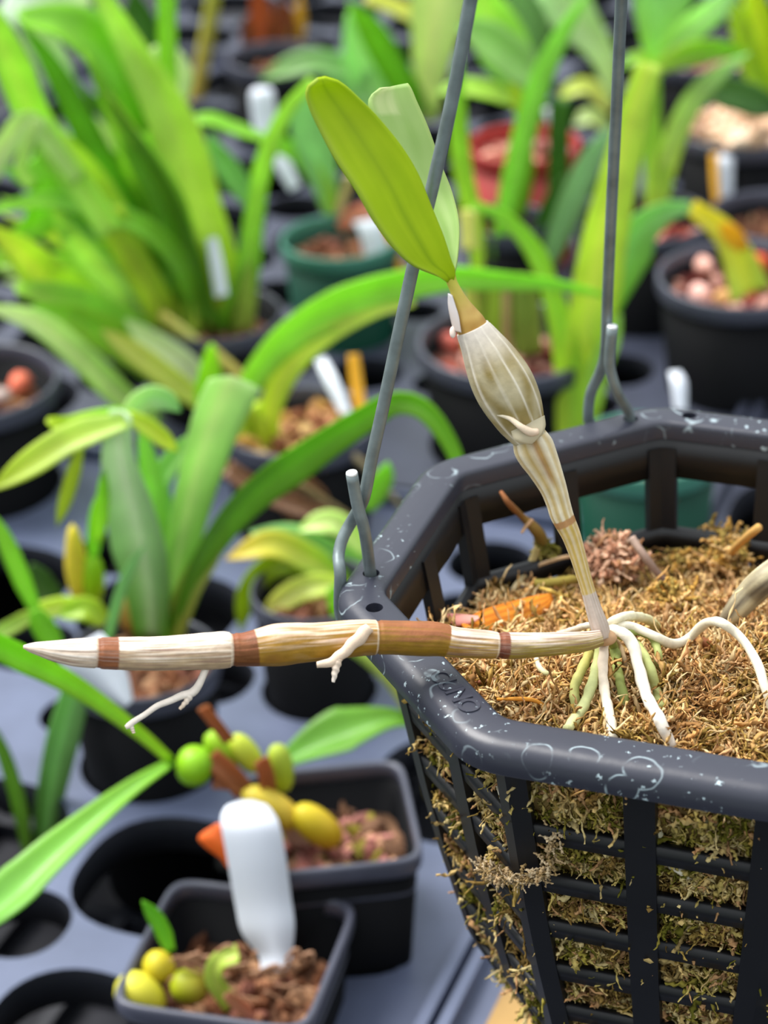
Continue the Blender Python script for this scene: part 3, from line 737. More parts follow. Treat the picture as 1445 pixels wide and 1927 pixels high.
def cpath(p, dz=0): return [at(x, y, dcane(x)+dz) for x, y, r in p], [r*dcane(p[0][0])/F for x, y, r in p]
CR = C(226, 202, 178); CW = C(238, 226, 214)
for nm, p, dz, c1, c2 in (
    ('dry_root', [(695, 1180, 10), (680, 1196, 13), (655, 1220, 11), (632, 1240, 10), (612, 1249, 8), (596, 1251, 6)], -.0040, CR, CR),
    ('dry_root', [(636, 1240, 9), (631, 1262, 7), (627, 1284, 3)], -.0042, CR, CW),
    ('dry_root', [(388, 1256, 7), (378, 1282, 7), (360, 1304, 8.5), (338, 1311, 7), (300, 1327, 6), (268, 1347, 5.5), (243, 1365, 6), (236, 1369, 4)], 0.0, CW, CW),
    ('dry_root', [(358, 1306, 8), (352, 1318, 6), (338, 1335, 3)], 0.0, CW, CR),
    ('dry_root', [(246, 1364, 5), (252, 1380, 3)], 0.0, CW, CR)):
    P_, R_ = cpath(p, dz); tube(nm, P_, R_, M_ROOT, orch, 10, 30, color=c1, color2=c2, radfn=lambda s, a: 1+.12*math.sin(s*23+a))
# --- upright cane, pseudobulb and neck
DT = .4165
def dup(y): t = (1196-y)/(1196-515.0); return DB-.001+(DT-DB+.001)*t
lower = [(1133, 1200, 15), (1128, 1180, 17), (1118, 1150, 15), (1106, 1110, 13), (1097, 1080, 13.5), (1087, 1045, 15), (1075, 1008, 17.5), (1063, 982, 20), (1056, 966, 21.5), (1050, 945, 22), (1040, 915, 25), (1024, 880, 31), (1011, 855, 36), (1003, 838, 37), (997, 824, 33)]
P_ = [at(x, y, dup(y)) for x, y, r in lower]; R_ = [r*dup(y)/F for x, y, r in lower]
def lowcol(s, a, d):
    y = np.interp(s, np.linspace(0, 1, len(lower)), [q[1] for q in lower]); st = mnoise.noise(Vector((s*1.5, math.cos(a)*7, math.sin(a)*7)))
    ridge = .5+.5*math.cos(a*9+s*2)
    if y > 1105: c = mixc(C(186, 166, 148), C(214, 200, 190), .5+st)
    elif y > 962: c = mixc(C(196, 166, 84), C(226, 212, 188), ridge*.55+.5*st-.05)
    else: c = mixc(C(196, 168, 104), C(230, 220, 194), ridge*.9+.6*st)
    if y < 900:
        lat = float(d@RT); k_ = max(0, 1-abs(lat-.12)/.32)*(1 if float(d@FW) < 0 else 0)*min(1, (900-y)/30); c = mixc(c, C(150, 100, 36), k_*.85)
    if abs(y-964) < 4: c = C(178, 132, 84)
    return c
tube('lower_cane', P_, R_, M_CANE, orch, 36, 120, colfn=lowcol, radfn=lambda s, a: 1+.05*math.cos(a*9+s*2))
bulb = [(1006, 846, 20), (1000, 832, 28), (992, 815, 36), (980, 790, 46), (966, 760, 54), (950, 728, 57.5), (934, 698, 55), (918, 668, 48), (905, 645, 40.5), (893, 625, 34.5), (889, 617, 32)]
P_ = [at(x, y, dup(y)) for x, y, r in bulb]; R_ = [r*dup(y)/F for x, y, r in bulb]
NV = 10
def veinness(a, s): return max(0.0, math.cos((a+.16*math.sin(s*3)+.10*math.sin(a*3))*NV))**10*(.75+.25*math.cos(a*4+1))
def bulbcol(s, a, d):
    n1 = mnoise.noise(Vector((s*5, math.cos(a)*2, math.sin(a)*2+7))); v = veinness(a, s)
    body = mixc(C(146, 128, 74), C(184, 172, 138), .5+1.4*n1); body = mixc(body, C(216, 206, 194), max(0, (s-.68)/.32)*1.1); body = mixc(body, C(204, 198, 168), max(0, .2-s)*4)
    return mixc(body, C(236, 228, 212), v*.85)
tube('pseudobulb', P_, R_, M_CANE, orch, 104, 110, colfn=bulbcol, radfn=lambda s, a: 1+.022*veinness(a, s)+.012*math.cos(a*5))
cap = [(894, 630, 30), (889, 618, 29.5), (883, 604, 27), (876, 588, 21), (868, 570, 15), (858, 548, 11), (850, 530, 10), (846, 516, 11)]
P_ = [at(x, y, dup(y)) for x, y, r in cap]; R_ = [r*dup(y)/F for x, y, r in cap]
def capcol(s, a, d):
    n1 = mnoise.noise(Vector((s*9, math.cos(a)*2, math.sin(a)*2)))
    c = mixc(C(176, 132, 56), C(198, 164, 88), s*2.2+.5*n1); return mixc(c, C(196, 190, 70), (s-.4)*2)
tube('neck', P_, R_, M_STEM, orch, 28, 50, colfn=capcol)
# papery remains of sheaths
edges('sheath_tip', [(844, 552, 850, 556), (844, 575, 862, 590), (849, 602, 866, 612), (854, 622, 868, 626)], [dup(590)-.0005]*4, [dup(590)-.002]*4, M_LEAFX, orch, C(238, 236, 240), C(226, 214, 206), bulge=-.15, thick=.0003)
blob('sheath_knob', at(852, 625, dup(625)-.0015), (.0006, .0011), M_ROOT, orch, C(236, 218, 206), unit(UP*1.0))
pb = [(936, 780, 3), (948, 782, 5), (962, 789, 5), (980, 803, 6.5), (998, 813, 8), (1012, 812, 6)]
tube('bract', [at(x, y, dup(800)-.0056+.0012*abs(i-3)*.4) for i, (x, y, r) in enumerate(pb)], [r*.42/F for x, y, r in pb], M_ROOT, orch, 10, 26, color=C(232, 222, 196), color2=C(230, 202, 176))
edges('sheath_flap', [(962, 812, 1024, 782), (968, 828, 1026, 800), (984, 834, 1022, 812), (1000, 836, 1014, 822)], [dup(810)-.0040, dup(810)-.0046, dup(810)-.0046, dup(810)-.0042], [dup(800)-.0030, dup(800)-.0036, dup(800)-.004, dup(800)-.004], M_LEAFX, orch, C(214, 206, 178), C(226, 214, 184), bulge=-.12, thick=.0003)
# --- leaves
GL = C(176, 204, 14); GL2 = C(140, 172, 22)
fl_pairs = [(598, 149, 612, 146), (582, 160, 632, 151), (576, 176, 652, 164), (581, 198, 674, 184), (599, 238, 708, 217), (633, 302, 755, 274), (672, 361, 788, 329), (705, 418, 812, 388), (742, 468, 835, 445), (776, 499, 849, 490), (822, 519, 857, 511), (841, 531, 853, 529)]
def flc(t, u):
    mid = math.exp(-((u-.5)/.06)**2); n1 = mnoise.noise(Vector((t*3, u*9, 2)))
    c = mixc(GL, C(190, 214, 24), .4+.8*n1); c = mixc(c, C(142, 174, 16), mid*.5); return mixc(c, C(170, 190, 90), max(0, .10-u)*5)
dl = np.interp(np.linspace(0, 1, 12), [0, .5, 1], [.4000, .4050, DT]); dr = np.interp(np.linspace(0, 1, 12), [0, .5, 1], [.4005, .4085, DT])
edges('leaf', fl_pairs, dl, dr, M_LEAFX, orch, n=40, nx=17, bulge=.10, colfn=flc, thick=.0007)
bl_pairs = [(716, 166, 768, 157), (698, 180, 775, 168), (694, 200, 784, 190), (712, 245, 806, 240), (745, 310, 829, 305), (785, 380, 851, 362), (815, 430, 864, 420), (835, 480, 862, 478), (846, 518, 855, 517)]
def blc(t, u):
    n1 = mnoise.noise(Vector((t*4, u*4, 12))); c = mixc(C(160, 194, 108), C(178, 206, 130), .5+n1)
    if t < .16: c = mixc(c, C(226, 232, 180), max(0, .8-abs(u-.25)*2.2+n1*.8))
    if u > .94: c = mixc(c, C(205, 225, 140), .6)
    return c
edges('leaf', bl_pairs, np.interp(np.linspace(0, 1, 9), [0, .6, 1], [.4290, .4260, DT+.001]), np.interp(np.linspace(0, 1, 9), [0, .6, 1], [.4300, .4290, DT+.001]), M_LEAFX, orch, n=36, nx=13, bulge=.12, colfn=blc, thick=.0007)
# --- living roots fanning over the moss
def hugging(x, y, lift):
    P = on(x, y, BC[2]-.010)
    for _ in range(12): P = on(x, y, msz(P[0], P[1])+lift)
    return P
WG = C(236, 228, 206); GR = C(186, 192, 122); GRD = C(160, 172, 96)
roots = [
 ([(1140, 1180), (1160, 1165), (1187, 1159), (1221, 1167), (1240, 1186)], 9.5, [9, 11, 10, 5, 0], WG, C(214, 214, 150)),
 ([(1140, 1180), (1170, 1178), (1198, 1182), (1239, 1201), (1270, 1212), (1300, 1197), (1326, 1174), (1353, 1171), (1387, 1193), (1420, 1238), (1440, 1295), (1452, 1335)], 9.5, [9, 10, 9, 6, 4, 5, 9, 10, 9, 6, 3, 0], WG, WG),
 ([(1124, 1176), (1106, 1177), (1089, 1182), (1066, 1190), (1040, 1196)], 7, [9, 9, 7, 4, 0], WG, C(225, 205, 185)),
 ([(1148, 1184), (1172, 1192), (1190, 1212), (1202, 1257), (1217, 1310), (1240, 1352), (1263, 1404)], 12, [9, 10, 9, 6, 4, 3, 1], WG, C(240, 232, 220)),
 ([(1138, 1198), (1136, 1225), (1134, 1257), (1138, 1303), (1147, 1345), (1154, 1390)], 10, [8, 8, 6, 4, 3, 1], C(228, 208, 186), WG),
 ([(1130, 1205), (1126, 1240), (1115, 1284), (1098, 1328), (1068, 1372)], 11, [8, 6, 4, 2, 0], GR, C(202, 206, 150)),
 ([(1124, 1204), (1112, 1225), (1096, 1257), (1081, 1295), (1085, 1338)], 10, [8, 5, 3, 2, -1], C(196, 180, 90), GR),
 ([(1148, 1200), (1157, 1225), (1164, 1272), (1172, 1305), (1180, 1336)], 10, [7, 3, 1, 0, -1], GRD, GRD),
 ([(1160, 1192), (1192, 1208), (1220, 1250), (1236, 1303), (1244, 1334)], 10, [8, 6, 3, 1, -1], GR, GR),
 ([(1180, 1186), (1222, 1196), (1238, 1225), (1240, 1250), (1262, 1278)], 8, [8, 6, 4, 2, -1], GRD, GR),
 ([(1150, 1196), (1166, 1215), (1176, 1245), (1180, 1270)], 5, [6, 4, 2, 0], C(210, 180, 140), C(210, 180, 140)),
 ([(1009, 1238), (1014, 1254), (1026, 1266), (1048, 1273)], 5.5, [3, 2, 1, 0], WG, GR)]
for pts_, r, lf, c1, c2 in roots:
    P_ = [hugging(x, y, l*.001+r*.00010+.0012) for (x, y), l in zip(pts_, lf)]
    tube('root', P_, [r*depth(p)/F*(.95 if i else .8) for i, p in enumerate(P_)], M_ROOT, orch, 12, 8*len(P_), color=c1, color2=c2, radfn=lambda s, a: 1+.07*math.sin(s*31)+.05*math.sin(s*57+a))
def wallhit(x, y, out):
    r = ray(x, y)
    for d_ in np.arange(.34, .50, .0002):
        p = CAM+r*d_; q = p-BC; z = q[2]
        if -.11 < z < 0 and math.hypot(q[0], q[1]) < octR(math.atan2(q[1], q[0]), wallR(z))+out: return p
    return CAM+r*.41
for pts_, r, o_, c1, c2 in (([(1216, 1515), (1228, 1548), (1246, 1582)], 9, [-.001, -.0003, -.0015], WG, C(214, 206, 170)), ([(1322, 1516), (1330, 1542), (1345, 1566)], 7, [-.001, -.0005, -.0015], GR, WG),
        ([(1262, 1628), (1280, 1638), (1300, 1652)], 8, [-.0015, -.0004, -.0015], WG, WG), ([(940, 1478), (946, 1496), (950, 1512)], 8, [-.001, .0, -.001], WG, WG)):
    P_ = [wallhit(x, y, o) for (x, y), o in zip(pts_, o_)]; tube('root', P_, [r*depth(p)/F for p in P_], M_ROOT, orch, 10, 20, color=c1, color2=c2)
blob('root_crown', at(1137, 1200, DB-.0005), (.0016, .0024), M_ROOT, orch, C(200, 160, 120), unit(RT))

# ================================================================== LITTER ON THE MOSS
def bit(name, pts_, lifts, widths_, c1, c2, label, cat, m=M_ROOT, seg=8, flat=None):
    P_ = [hugging(x, y, l*.001) for (x, y), l in zip(pts_, lifts)]
    o = tube(name, P_, [w_*depth(p)/F/2 for w_, p in zip(widths_, P_)], m, None, seg, 8*len(P_), color=c1, color2=c2, radfn=lambda s, a: 1+.12*mnoise.noise(Vector((s*9, math.cos(a)*2, math.sin(a)*2))))
    return tag(o, label, cat)
P_ = [hugging(x, y, .001) for x, y in ((880, 1178), (1036, 1128))]
d0, d1 = depth(P_[0])-.0115, depth(P_[1])-.0105
op = [(868, 1176, 876, 1184), (886, 1160, 900, 1190), (925, 1143, 935, 1186), (970, 1131, 985, 1172), (1015, 1120, 1024, 1152), (1036, 1118, 1040, 1130)]
def opc(t, u): return mixc(C(250, 176, 60), C(214, 118, 30), .35+.5*math.sin(u*22+t*2)+.4*mnoise.noise(Vector((t*4, u*6, 3))))
o = edges('dry_leaf_scale', op, np.linspace(d0, d1, 6), np.linspace(d0-.004, d1-.003, 6), M_LEAFX, None, n=24, nx=13, bulge=-.14, colfn=opc, thick=.0005); tag(o, 'orange dried leaf scale lying on the moss', 'dry leaf')
op2 = [(842, 1156, 846, 1172), (858, 1156, 862, 1178), (880, 1158, 890, 1172), (900, 1160, 902, 1164)]
o = edges('petal_scrap', op2, [d0+.002]*4, [d0]*4, M_LEAFX, None, C(225, 150, 140), C(240, 190, 175), bulge=-.2, thick=.0004); tag(o, 'small pink scrap beside the orange dried scale', 'dry leaf')
bit('orange_straw', [(935, 1316), (975, 1315), (1010, 1320), (1043, 1345)], [1.5, 2.5, 2.5, 1], [6, 8, 8, 5], C(236, 160, 60), C(240, 170, 70), 'thin bent orange straw on the moss near the front rim', 'straw')
bit('brown_stick', [(1188, 1012), (1215, 1050), (1245, 1090), (1275, 1118)], [15, 10, 5, 1], [16, 16, 17, 15], C(170, 145, 130), C(120, 92, 84), 'short grey-brown stick leaning against the far basket wall', 'stick')
_sp = [(1352, 1188), (1380, 1155), (1415, 1115), (1455, 1082), (1500, 1055)]
_P = [hugging(x, y, l*.001) for (x, y), l in zip(_sp, [0, 5, 10, 14, 17])]
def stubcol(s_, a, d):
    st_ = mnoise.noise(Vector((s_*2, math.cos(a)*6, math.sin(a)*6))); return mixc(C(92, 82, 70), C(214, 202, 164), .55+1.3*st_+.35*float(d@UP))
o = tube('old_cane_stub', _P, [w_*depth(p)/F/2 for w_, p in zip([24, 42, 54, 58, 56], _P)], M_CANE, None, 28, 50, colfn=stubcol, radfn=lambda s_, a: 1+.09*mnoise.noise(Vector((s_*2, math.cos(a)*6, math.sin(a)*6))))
tag(o, 'grey wrinkled old cane at the right, behind the long root', 'cane')
bit('brown_scale', [(1308, 1200), (1328, 1212), (1346, 1222)], [2, 3, 1], [14, 20, 8], C(110, 62, 34), C(160, 96, 50), 'small dark brown scale under the long white root', 'dry leaf')
bit('twig', [(942, 925), (958, 948), (982, 972), (1010, 1000), (1030, 1040)], [27, 24, 19, 14, 4], [7, 13, 14, 24, 30], C(150, 96, 62), C(140, 132, 62), 'brown mossy twig standing beside the upright cane', 'twig', M_MOSS)
bit('twig_spur', [(1002, 978), (990, 990), (982, 1002)], [18, 17, 16], [7, 7, 5], C(190, 150, 110), C(190, 150, 110), 'short pale spur sticking off the mossy twig', 'twig')
bit('dry_root_strand', [(1012, 1030), (1000, 1060), (985, 1085), (965, 1110)], [8, 6, 4, 1], [16, 15, 14, 10], C(190, 170, 110), C(214, 196, 156), 'pale curved strand below the mossy twig', 'strand', M_MOSS)
bit('straw', [(998, 1070), (1030, 1058), (1065, 1048), (1110, 1046)], [5, 7, 8, 6], [7, 8, 8, 6], C(214, 182, 140), C(200, 160, 120), 'pale straw lying behind the upright cane', 'straw')
bit('yellow_strand', [(1015, 1106), (1035, 1112), (1052, 1120), (1072, 1122)], [5, 5, 4, 3], [6, 8, 7, 5], C(226, 192, 96), C(214, 180, 90), 'short yellow strand right of the orange scale', 'strand')
bit('olive_strand', [(1005, 1098), (1040, 1096), (1075, 1090), (1100, 1092)], [4, 5, 5, 3], [16, 18, 16, 10], C(176, 160, 80), C(160, 140, 70), 'thick olive moss strand behind the upright cane', 'strand', M_MOSS)
bit('brown_needle', [(895, 1284), (925, 1280), (955, 1272)], [1.5, 2, 1.5], [7, 8, 6], C(150, 96, 70), C(130, 84, 60), 'thin brown needle under the horizontal cane', 'straw')
def tuft(name, x, y, lift, r, n, pal, label, stalk=None):
    c = hugging(x, y, lift*.001); R0 = r*depth(c)/F; V = []; Fc = []; CL = []
    dv = unit(rng.normal(size=(n, 3))); dv[:, 2] = np.abs(dv[:, 2])*.8; P_ = c+dv*R0*rng.uniform(.2, .9, (n, 1)); D_ = unit(dv+rng.normal(0, .7, (n, 3)))
    strands(P_, D_, unit(dv+.01), rng.uniform(.4, 1.0, n)*R0, rng.uniform(.0003, .0008, n), pal, 1.2, V, Fc, CL)
    if stalk:
        S = [hugging(a, b, l*.001) for a, b, l in stalk]; Q = spline(np.array(S), 14); v, f, cl = sweep_arrays(Q, [.0009]*14, 8, lambda s, a, d: pal[0]); b0 = len(V); V += v; Fc += [tuple(i+b0 for i in q) for q in f]; CL += cl
    o = mesh(name, V, Fc, M_MOSS, None, CL); return tag(o, label, 'moss')
PKM = [C(226, 180, 150), C(214, 160, 130), C(235, 200, 170), C(196, 150, 110)]
YM = [C(214, 170, 100), C(205, 160, 80), C(226, 190, 130), C(176, 150, 80)]
tuft('moss_tuft', 1150, 1062, 6, 56, 420, PKM, 'pinkish moss tuft against the far wall beside the stick')
tuft('moss_tuft', 1365, 1050, 5, 44, 200, YM, 'yellow upright moss sprig at the far right of the basket', [(1350, 1090, 0), (1372, 1045, 8), (1400, 1015, 13), (1428, 992, 17)])
tuft('moss_tuft', 1285, 1062, 3, 28, 120, YM, 'small tan moss tuft in front of the far right window')
tuft('moss_tuft', 1270, 1140, 3, 46, 260, YM, 'rounded tan moss tuft right of the stick foot')
tuft('moss_tuft', 1355, 1050, 2, 60, 260, YM, 'low golden moss tuft under the yellow sprig')
tuft('moss_tuft', 925, 1112, 1, 26, 70, YM, 'loose moss wisps at the left behind the orange scale')
tuft('moss_tuft', 1025, 1040, 6, 24, 90, [C(120, 116, 44), C(150, 140, 66), C(176, 160, 90)], 'olive moss tuft at the foot of the mossy twig')

# ================================================================== PLANTS ON THE BENCH
def plant(name, label, bx, by, z0, cat='orchid'):
    P0 = on(bx, by, z0); t = empty(name, P0, label, cat); t['_y'] = float(P0[1]); return t
def lv(t, pts, w_, c1, c2=None, **k):
    Y = t['_y']+k.pop('dy', 0.0); return leaf(t, pts, w_, c1, c2, Y=Y, **k)
def cane_(t, pts, w_, c1, c2=None, dy=0.0, off=0.0, name='stem'):
    n = len(pts); P = [atY(x, y, t['_y']+dy+off*i/(n-1)) for i, (x, y) in enumerate(pts)]
    ww = w_ if isinstance(w_, (list, tuple)) else [w_]*n
    return tube(name, P, [q*depth(p)/F/2 for q, p in zip(ww, P)], M_STEM, t, 12, 7*n, color=c1, color2=c2)
def bulb_(t, x, y, x2, y2, w_, c1, c2=None, dy=0.0, blunt=2.2, name='pseudobulb'):
    A = atY(x, y, t['_y']+dy); B = atY(x2, y2, t['_y']+dy); m = (A+B)/2
    return blob(name, m, (w_*depth(m)/F/2, np.linalg.norm(B-A)/2), M_STEM, t, c1, B-A, c2, blunt=blunt)
YG = C(182, 226, 74); LG = C(160, 216, 84); MG = C(128, 190, 44); DG = C(96, 156, 20); PG = C(190, 234, 150); OG = C(170, 188, 52); YY = C(186, 224, 60); GG = C(132, 184, 118); DD = C(58, 110, 22)

# --- dense light green clump, upper left
t = plant('leafy_orchid', 'dense clump of long light green strap leaves at the upper left', 400, 600, .035)
lv(t, [(445, 590), (425, 500), (380, 390), (320, 230), (255, 110), (200, 10), (160, -60)], 80, YG, LG, widths=[34, 44, 62, 92, 66, 34, 26], off=-.01, roll=.2)
lv(t, [(322, 480), (320, 330), (317, 150), (314, -40)], 36, YG, MG, kind='band', dy=.02, roll=-.4)
lv(t, [(255, 260), (236, 160), (180, 85), (110, 45), (35, 35)], 120, DG, MG, widths=[60, 108, 120, 96, 30], off=-.02, roll=.75)
lv(t, [(345, 580), (270, 440), (190, 300), (130, 180), (80, 95), (30, 35)], 52, DG, DG, off=-.04, roll=-.3)
lv(t, [(280, 560), (220, 450), (140, 330), (65, 225), (20, 120), (-30, 30)], 72, LG, LG, off=-.07, roll=.3, widths=[30, 46, 58, 70, 70, 60])
lv(t, [(150, 340), (60, 232), (20, 262), (-25, 330)], 44, LG, PG, dy=-.07, kind='band')
lv(t, [(70, 225), (52, 270), (40, 320), (60, 350)], 24, PG, LG, dy=-.075, kind='band')
lv(t, [(70, 232), (110, 300), (165, 370), (210, 440)], 50, LG, LG, dy=-.065, kind='band')
lv(t, [(60, 300), (90, 350), (70, 420), (20, 440)], 60, MG, MG, dy=-.05)
lv(t, [(350, 610), (290, 520), (215, 420), (165, 330), (118, 250)], 66, YG, C(170, 214, 70), off=-.05, roll=.5)
lv(t, [(290, 640), (230, 550), (170, 480), (120, 420), (95, 380)], 52, PG, LG, off=-.07, roll=-.5)
lv(t, [(350, 680), (300, 580), (240, 470), (200, 400)], 60, YY, YG, off=-.05, roll=.1, kind='band')
lv(t, [(385, 660), (365, 570), (330, 490), (270, 430), (190, 400), (90, 378), (0, 392), (-50, 405)], 40, DG, MG, off=-.09, roll=.6)
lv(t, [(350, 720), (230, 630), (120, 560), (40, 480), (-30, 420)], 92, MG, YG, off=-.09, roll=.3)
lv(t, [(380, 750), (280, 670), (180, 605), (90, 560), (30, 545)], 98, MG, LG, off=-.08, roll=.5, kind='lance')
lv(t, [(375, 745), (300, 690), (220, 645), (140, 600), (60, 580)], 70, YG, MG, off=-.09, roll=.2, kind='lance')
lv(t, [(300, 800), (220, 740), (130, 655), (60, 605), (-40, 575)], 52, LG, PG, off=-.06, dy=-.06, roll=.5)
lv(t, [(400, 760), (350, 690), (280, 640), (235, 600)], 50, C(226, 244, 190), PG, dy=-.05, roll=.1)
lv(t, [(395, 770), (330, 720), (250, 660), (190, 620)], 44, YG, C(200, 205, 110), dy=-.06, roll=-.2)
lv(t, [(330, 420), (300, 330), (250, 250), (215, 200)], 60, MG, LG, dy=.02, roll=.2)
lv(t, [(300, 560), (260, 470), (250, 380), (230, 300)], 70, C(140, 186, 60), MG, dy=.01, roll=-.3)
lv(t, [(420, 560), (350, 520), (310, 460), (260, 400)], 60, C(150, 190, 66), MG, dy=.015)
lv(t, [(200, 440), (160, 390), (110, 300), (60, 290)], 80, GG, MG, dy=.01)
lv(t, [(430, 620), (462, 520), (478, 400), (498, 300), (535, 215), (590, 150)], 46, MG, LG, off=-.02, roll=.3, widths=[56, 50, 36, 34, 36, 20])
lv(t, [(470, 380), (440, 330), (410, 290), (395, 250)], 46, GG, GG, dy=.03)
lv(t, [(500, 262), (440, 242), (390, 225), (330, 238)], 24, MG, MG, dy=.04, roll=.8)
lv(t, [(130, 190), (100, 120), (60, 60), (40, 20)], 56, C(190, 226, 190), PG, dy=-.01, roll=.4)
lv(t, [(130, 60), (70, 10), (20, -20)], 130, PG, C(200, 240, 190), dy=.05, roll=.6, kind='band')
lv(t, [(310, 130), (280, 90), (262, 40), (250, -20)], 60, DD, DD, dy=.12)
lv(t, [(330, 200), (300, 130), (265, 110)], 90, PG, PG, dy=.03, roll=.7)
for k in range(30):
    x0 = rng.uniform(290, 430); y0 = rng.uniform(560, 640); a_ = rng.uniform(.25, 1.35); Ln = rng.uniform(260, 520)
    x1 = x0-math.cos(a_)*Ln; y1 = y0-math.sin(a_)*Ln; cc = (LG, DG, YG, C(150, 196, 66), PG, C(90, 140, 30), MG)[k % 7]
    lv(t, [(x0, y0), ((x0+x1)/2+rng.uniform(-20, 20)+15, (y0+y1)/2-25), (x1, y1)], rng.uniform(22, 50), cc, cc, dy=rng.uniform(-.01, .05), off=-.02)
cane_(t, [(392, 655), (430, 690), (475, 728)], [24, 26, 22], C(206, 196, 96), C(196, 176, 84), dy=-.05)
cane_(t, [(300, 590), (345, 625), (395, 672)], [22, 24, 24], C(205, 190, 90), C(216, 222, 130), dy=-.03)
cane_(t, [(455, 640), (462, 560), (472, 470), (482, 380)], [44, 44, 38, 30], C(158, 176, 70), C(150, 200, 70))
cane_(t, [(410, 600), (395, 520), (380, 450)], [44, 40, 24], C(176, 170, 70), C(150, 180, 60), dy=.01)
cane_(t, [(360, 620), (345, 530), (330, 460)], [40, 36, 30], C(160, 186, 60), C(170, 214, 70), dy=-.01)

# --- tall plants at the far top
t = plant('cane_orchid', 'single yellow-green cane standing at the top left of the picture', 365, 215, -.01)
cane_(t, [(362, 216), (378, 130), (395, 40), (405, -40)], [26, 28, 28, 26], C(190, 160, 76), C(170, 180, 60))
t = plant('dried_plant', 'dried brown orchid with withered orange leaves at the top', 515, 120, .03, 'dry plant')
for pts_, w_, c_ in (([(515, 125), (500, 70), (490, 10), (480, -30)], 50, C(150, 84, 34)), ([(520, 125), (530, 60), (535, 0)], 60, C(120, 70, 34)), ([(510, 130), (505, 90), (520, 60)], 46, C(196, 110, 46)), ([(530, 120), (560, 60), (565, -10)], 30, C(176, 150, 40)), ([(500, 128), (470, 80), (465, 30)], 36, C(110, 66, 40))):
    lv(t, pts_, w_, c_, c_, kind='lance')
t = plant('broadleaf_orchid', 'broad pale green leaves at the top centre behind the plantlet leaves', 805, 235, .03)
lv(t, [(806, 230), (806, 170), (815, 80), (835, -40)], 118, C(186, 236, 130), C(190, 240, 140), widths=[30, 52, 116, 124], roll=.2)
lv(t, [(800, 220), (750, 140), (700, 55), (655, 0)], 56, DG, MG, roll=-.5, off=-.02)
lv(t, [(790, 215), (720, 180), (690, 110), (660, 20)], 120, GG, C(150, 214, 126), roll=.5, kind='lance', dy=.02)
lv(t, [(760, 200), (700, 200), (650, 150), (600, 100)], 90, GG, GG, roll=.3, kind='lance', dy=.03)
lv(t, [(700, 150), (610, 118), (550, 125), (488, 152)], 44, GG, C(90, 140, 50), roll=.6, dy=.02)
lv(t, [(780, 30), (740, 12), (690, -10)], 30, C(222, 222, 120), C(214, 210, 100), dy=.02, kind='band')
t = plant('broadleaf_orchid', 'green leaved plant growing out of the green pot with the tag', 632, 440, .035)
lv(t, [(633, 420), (605, 350), (560, 292), (515, 268)], 34, C(170, 206, 80), MG, roll=.2, kind='band')
lv(t, [(628, 420), (610, 350), (590, 260), (572, 170)], 84, GG, GG, roll=.4, widths=[22, 50, 86, 60])
cane_(t, [(640, 430), (640, 390), (660, 330)], [26, 22, 16], C(206, 180, 130), C(200, 190, 120))
lv(t, [(640, 430), (668, 405), (705, 392), (730, 385)], 34, C(216, 130, 100), C(228, 160, 140), dy=-.01, roll=.2)

# --- behind and between the wires
t = plant('slender_orchid', 'slender stems and leaves rising from the pot behind the pseudobulb', 950, 660, .038)
lv(t, [(900, 520), (895, 430), (870, 310), (862, 190), (866, 90)], 36, YG, MG, dy=.05, roll=-.3)
lv(t, [(885, 470), (882, 430), (880, 395)], 30, C(234, 226, 140), C(224, 216, 130), dy=.03, kind='band')
for x0, x1, w_, c_ in ((890, 884, 34, C(196, 200, 90)), (925, 932, 34, C(160, 190, 60)), (950, 952, 22, C(206, 176, 130)), (985, 980, 44, C(128, 150, 62)), (1008, 1000, 26, C(140, 160, 66)), (905, 905, 22, C(140, 160, 60))):
    cane_(t, [(x0, 660), ((x0+x1)/2, 590), (x1, 520)], [w_, w_, w_*.7], c_, c_)
t = plant('strap_orchid', 'bright yellow-green strap-leaved plant directly behind the right hanger wire', 1085, 800, .02)
lv(t, [(1082, 830), (1092, 720), (1112, 590), (1135, 450), (1165, 320), (1195, 200), (1222, 120)], 100, C(180, 224, 60), C(176, 236, 90), widths=[60, 84, 88, 92, 88, 74, 46], roll=.35, off=-.01)
lv(t, [(1080, 840), (1082, 740), (1062, 630), (1035, 540), (1005, 470), (950, 410), (890, 385)], 46, YY, MG, widths=[60, 70, 52, 34, 36, 38, 14], roll=-.3, off=.02, dy=-.01)
lv(t, [(1110, 800), (1125, 700), (1150, 640), (1168, 590)], 40, C(170, 210, 70), C(150, 196, 100), dy=-.01)
lv(t, [(1130, 640), (1110, 600), (1100, 560), (1090, 530)], 60, MG, MG, dy=.005)
t = plant('grassy_orchid', 'long crossing green leaves around the small red pot', 940, 480, .03)
lv(t, [(935, 490), (955, 380), (985, 250), (1020, 140), (1065, 50), (1115, -20)], 44, MG, C(140, 200, 90), roll=.4)
lv(t, [(1048, 470), (1050, 360), (1052, 260), (1055, 185)], 38, DD, DD, roll=-.2, dy=.02, kind='band')
lv(t, [(1030, 500), (1062, 410), (1105, 310), (1150, 235)], 50, C(120, 160, 100), C(140, 184, 140), roll=.5, dy=-.01)
lv(t, [(1020, 490), (1040, 410), (1062, 330)], 60, C(70, 126, 30), DD, dy=.01)
lv(t, [(975, 410), (985, 340), (1000, 280)], 34, C(110, 150, 10), C(120, 160, 20), dy=.01)
lv(t, [(990, 200), (930, 175), (870, 165), (820, 175)], 34, C(150, 190, 60), LG, dy=.04, roll=.7)
lv(t, [(1012, 160), (960, 110), (900, 66), (860, 50)], 74, C(126, 168, 92), C(140, 190, 100), dy=.03, roll=.5)
lv(t, [(1000, 170), (945, 90), (915, 20), (895, -40)], 100, C(150, 206, 100), LG, dy=.05, roll=.2, kind='lance')
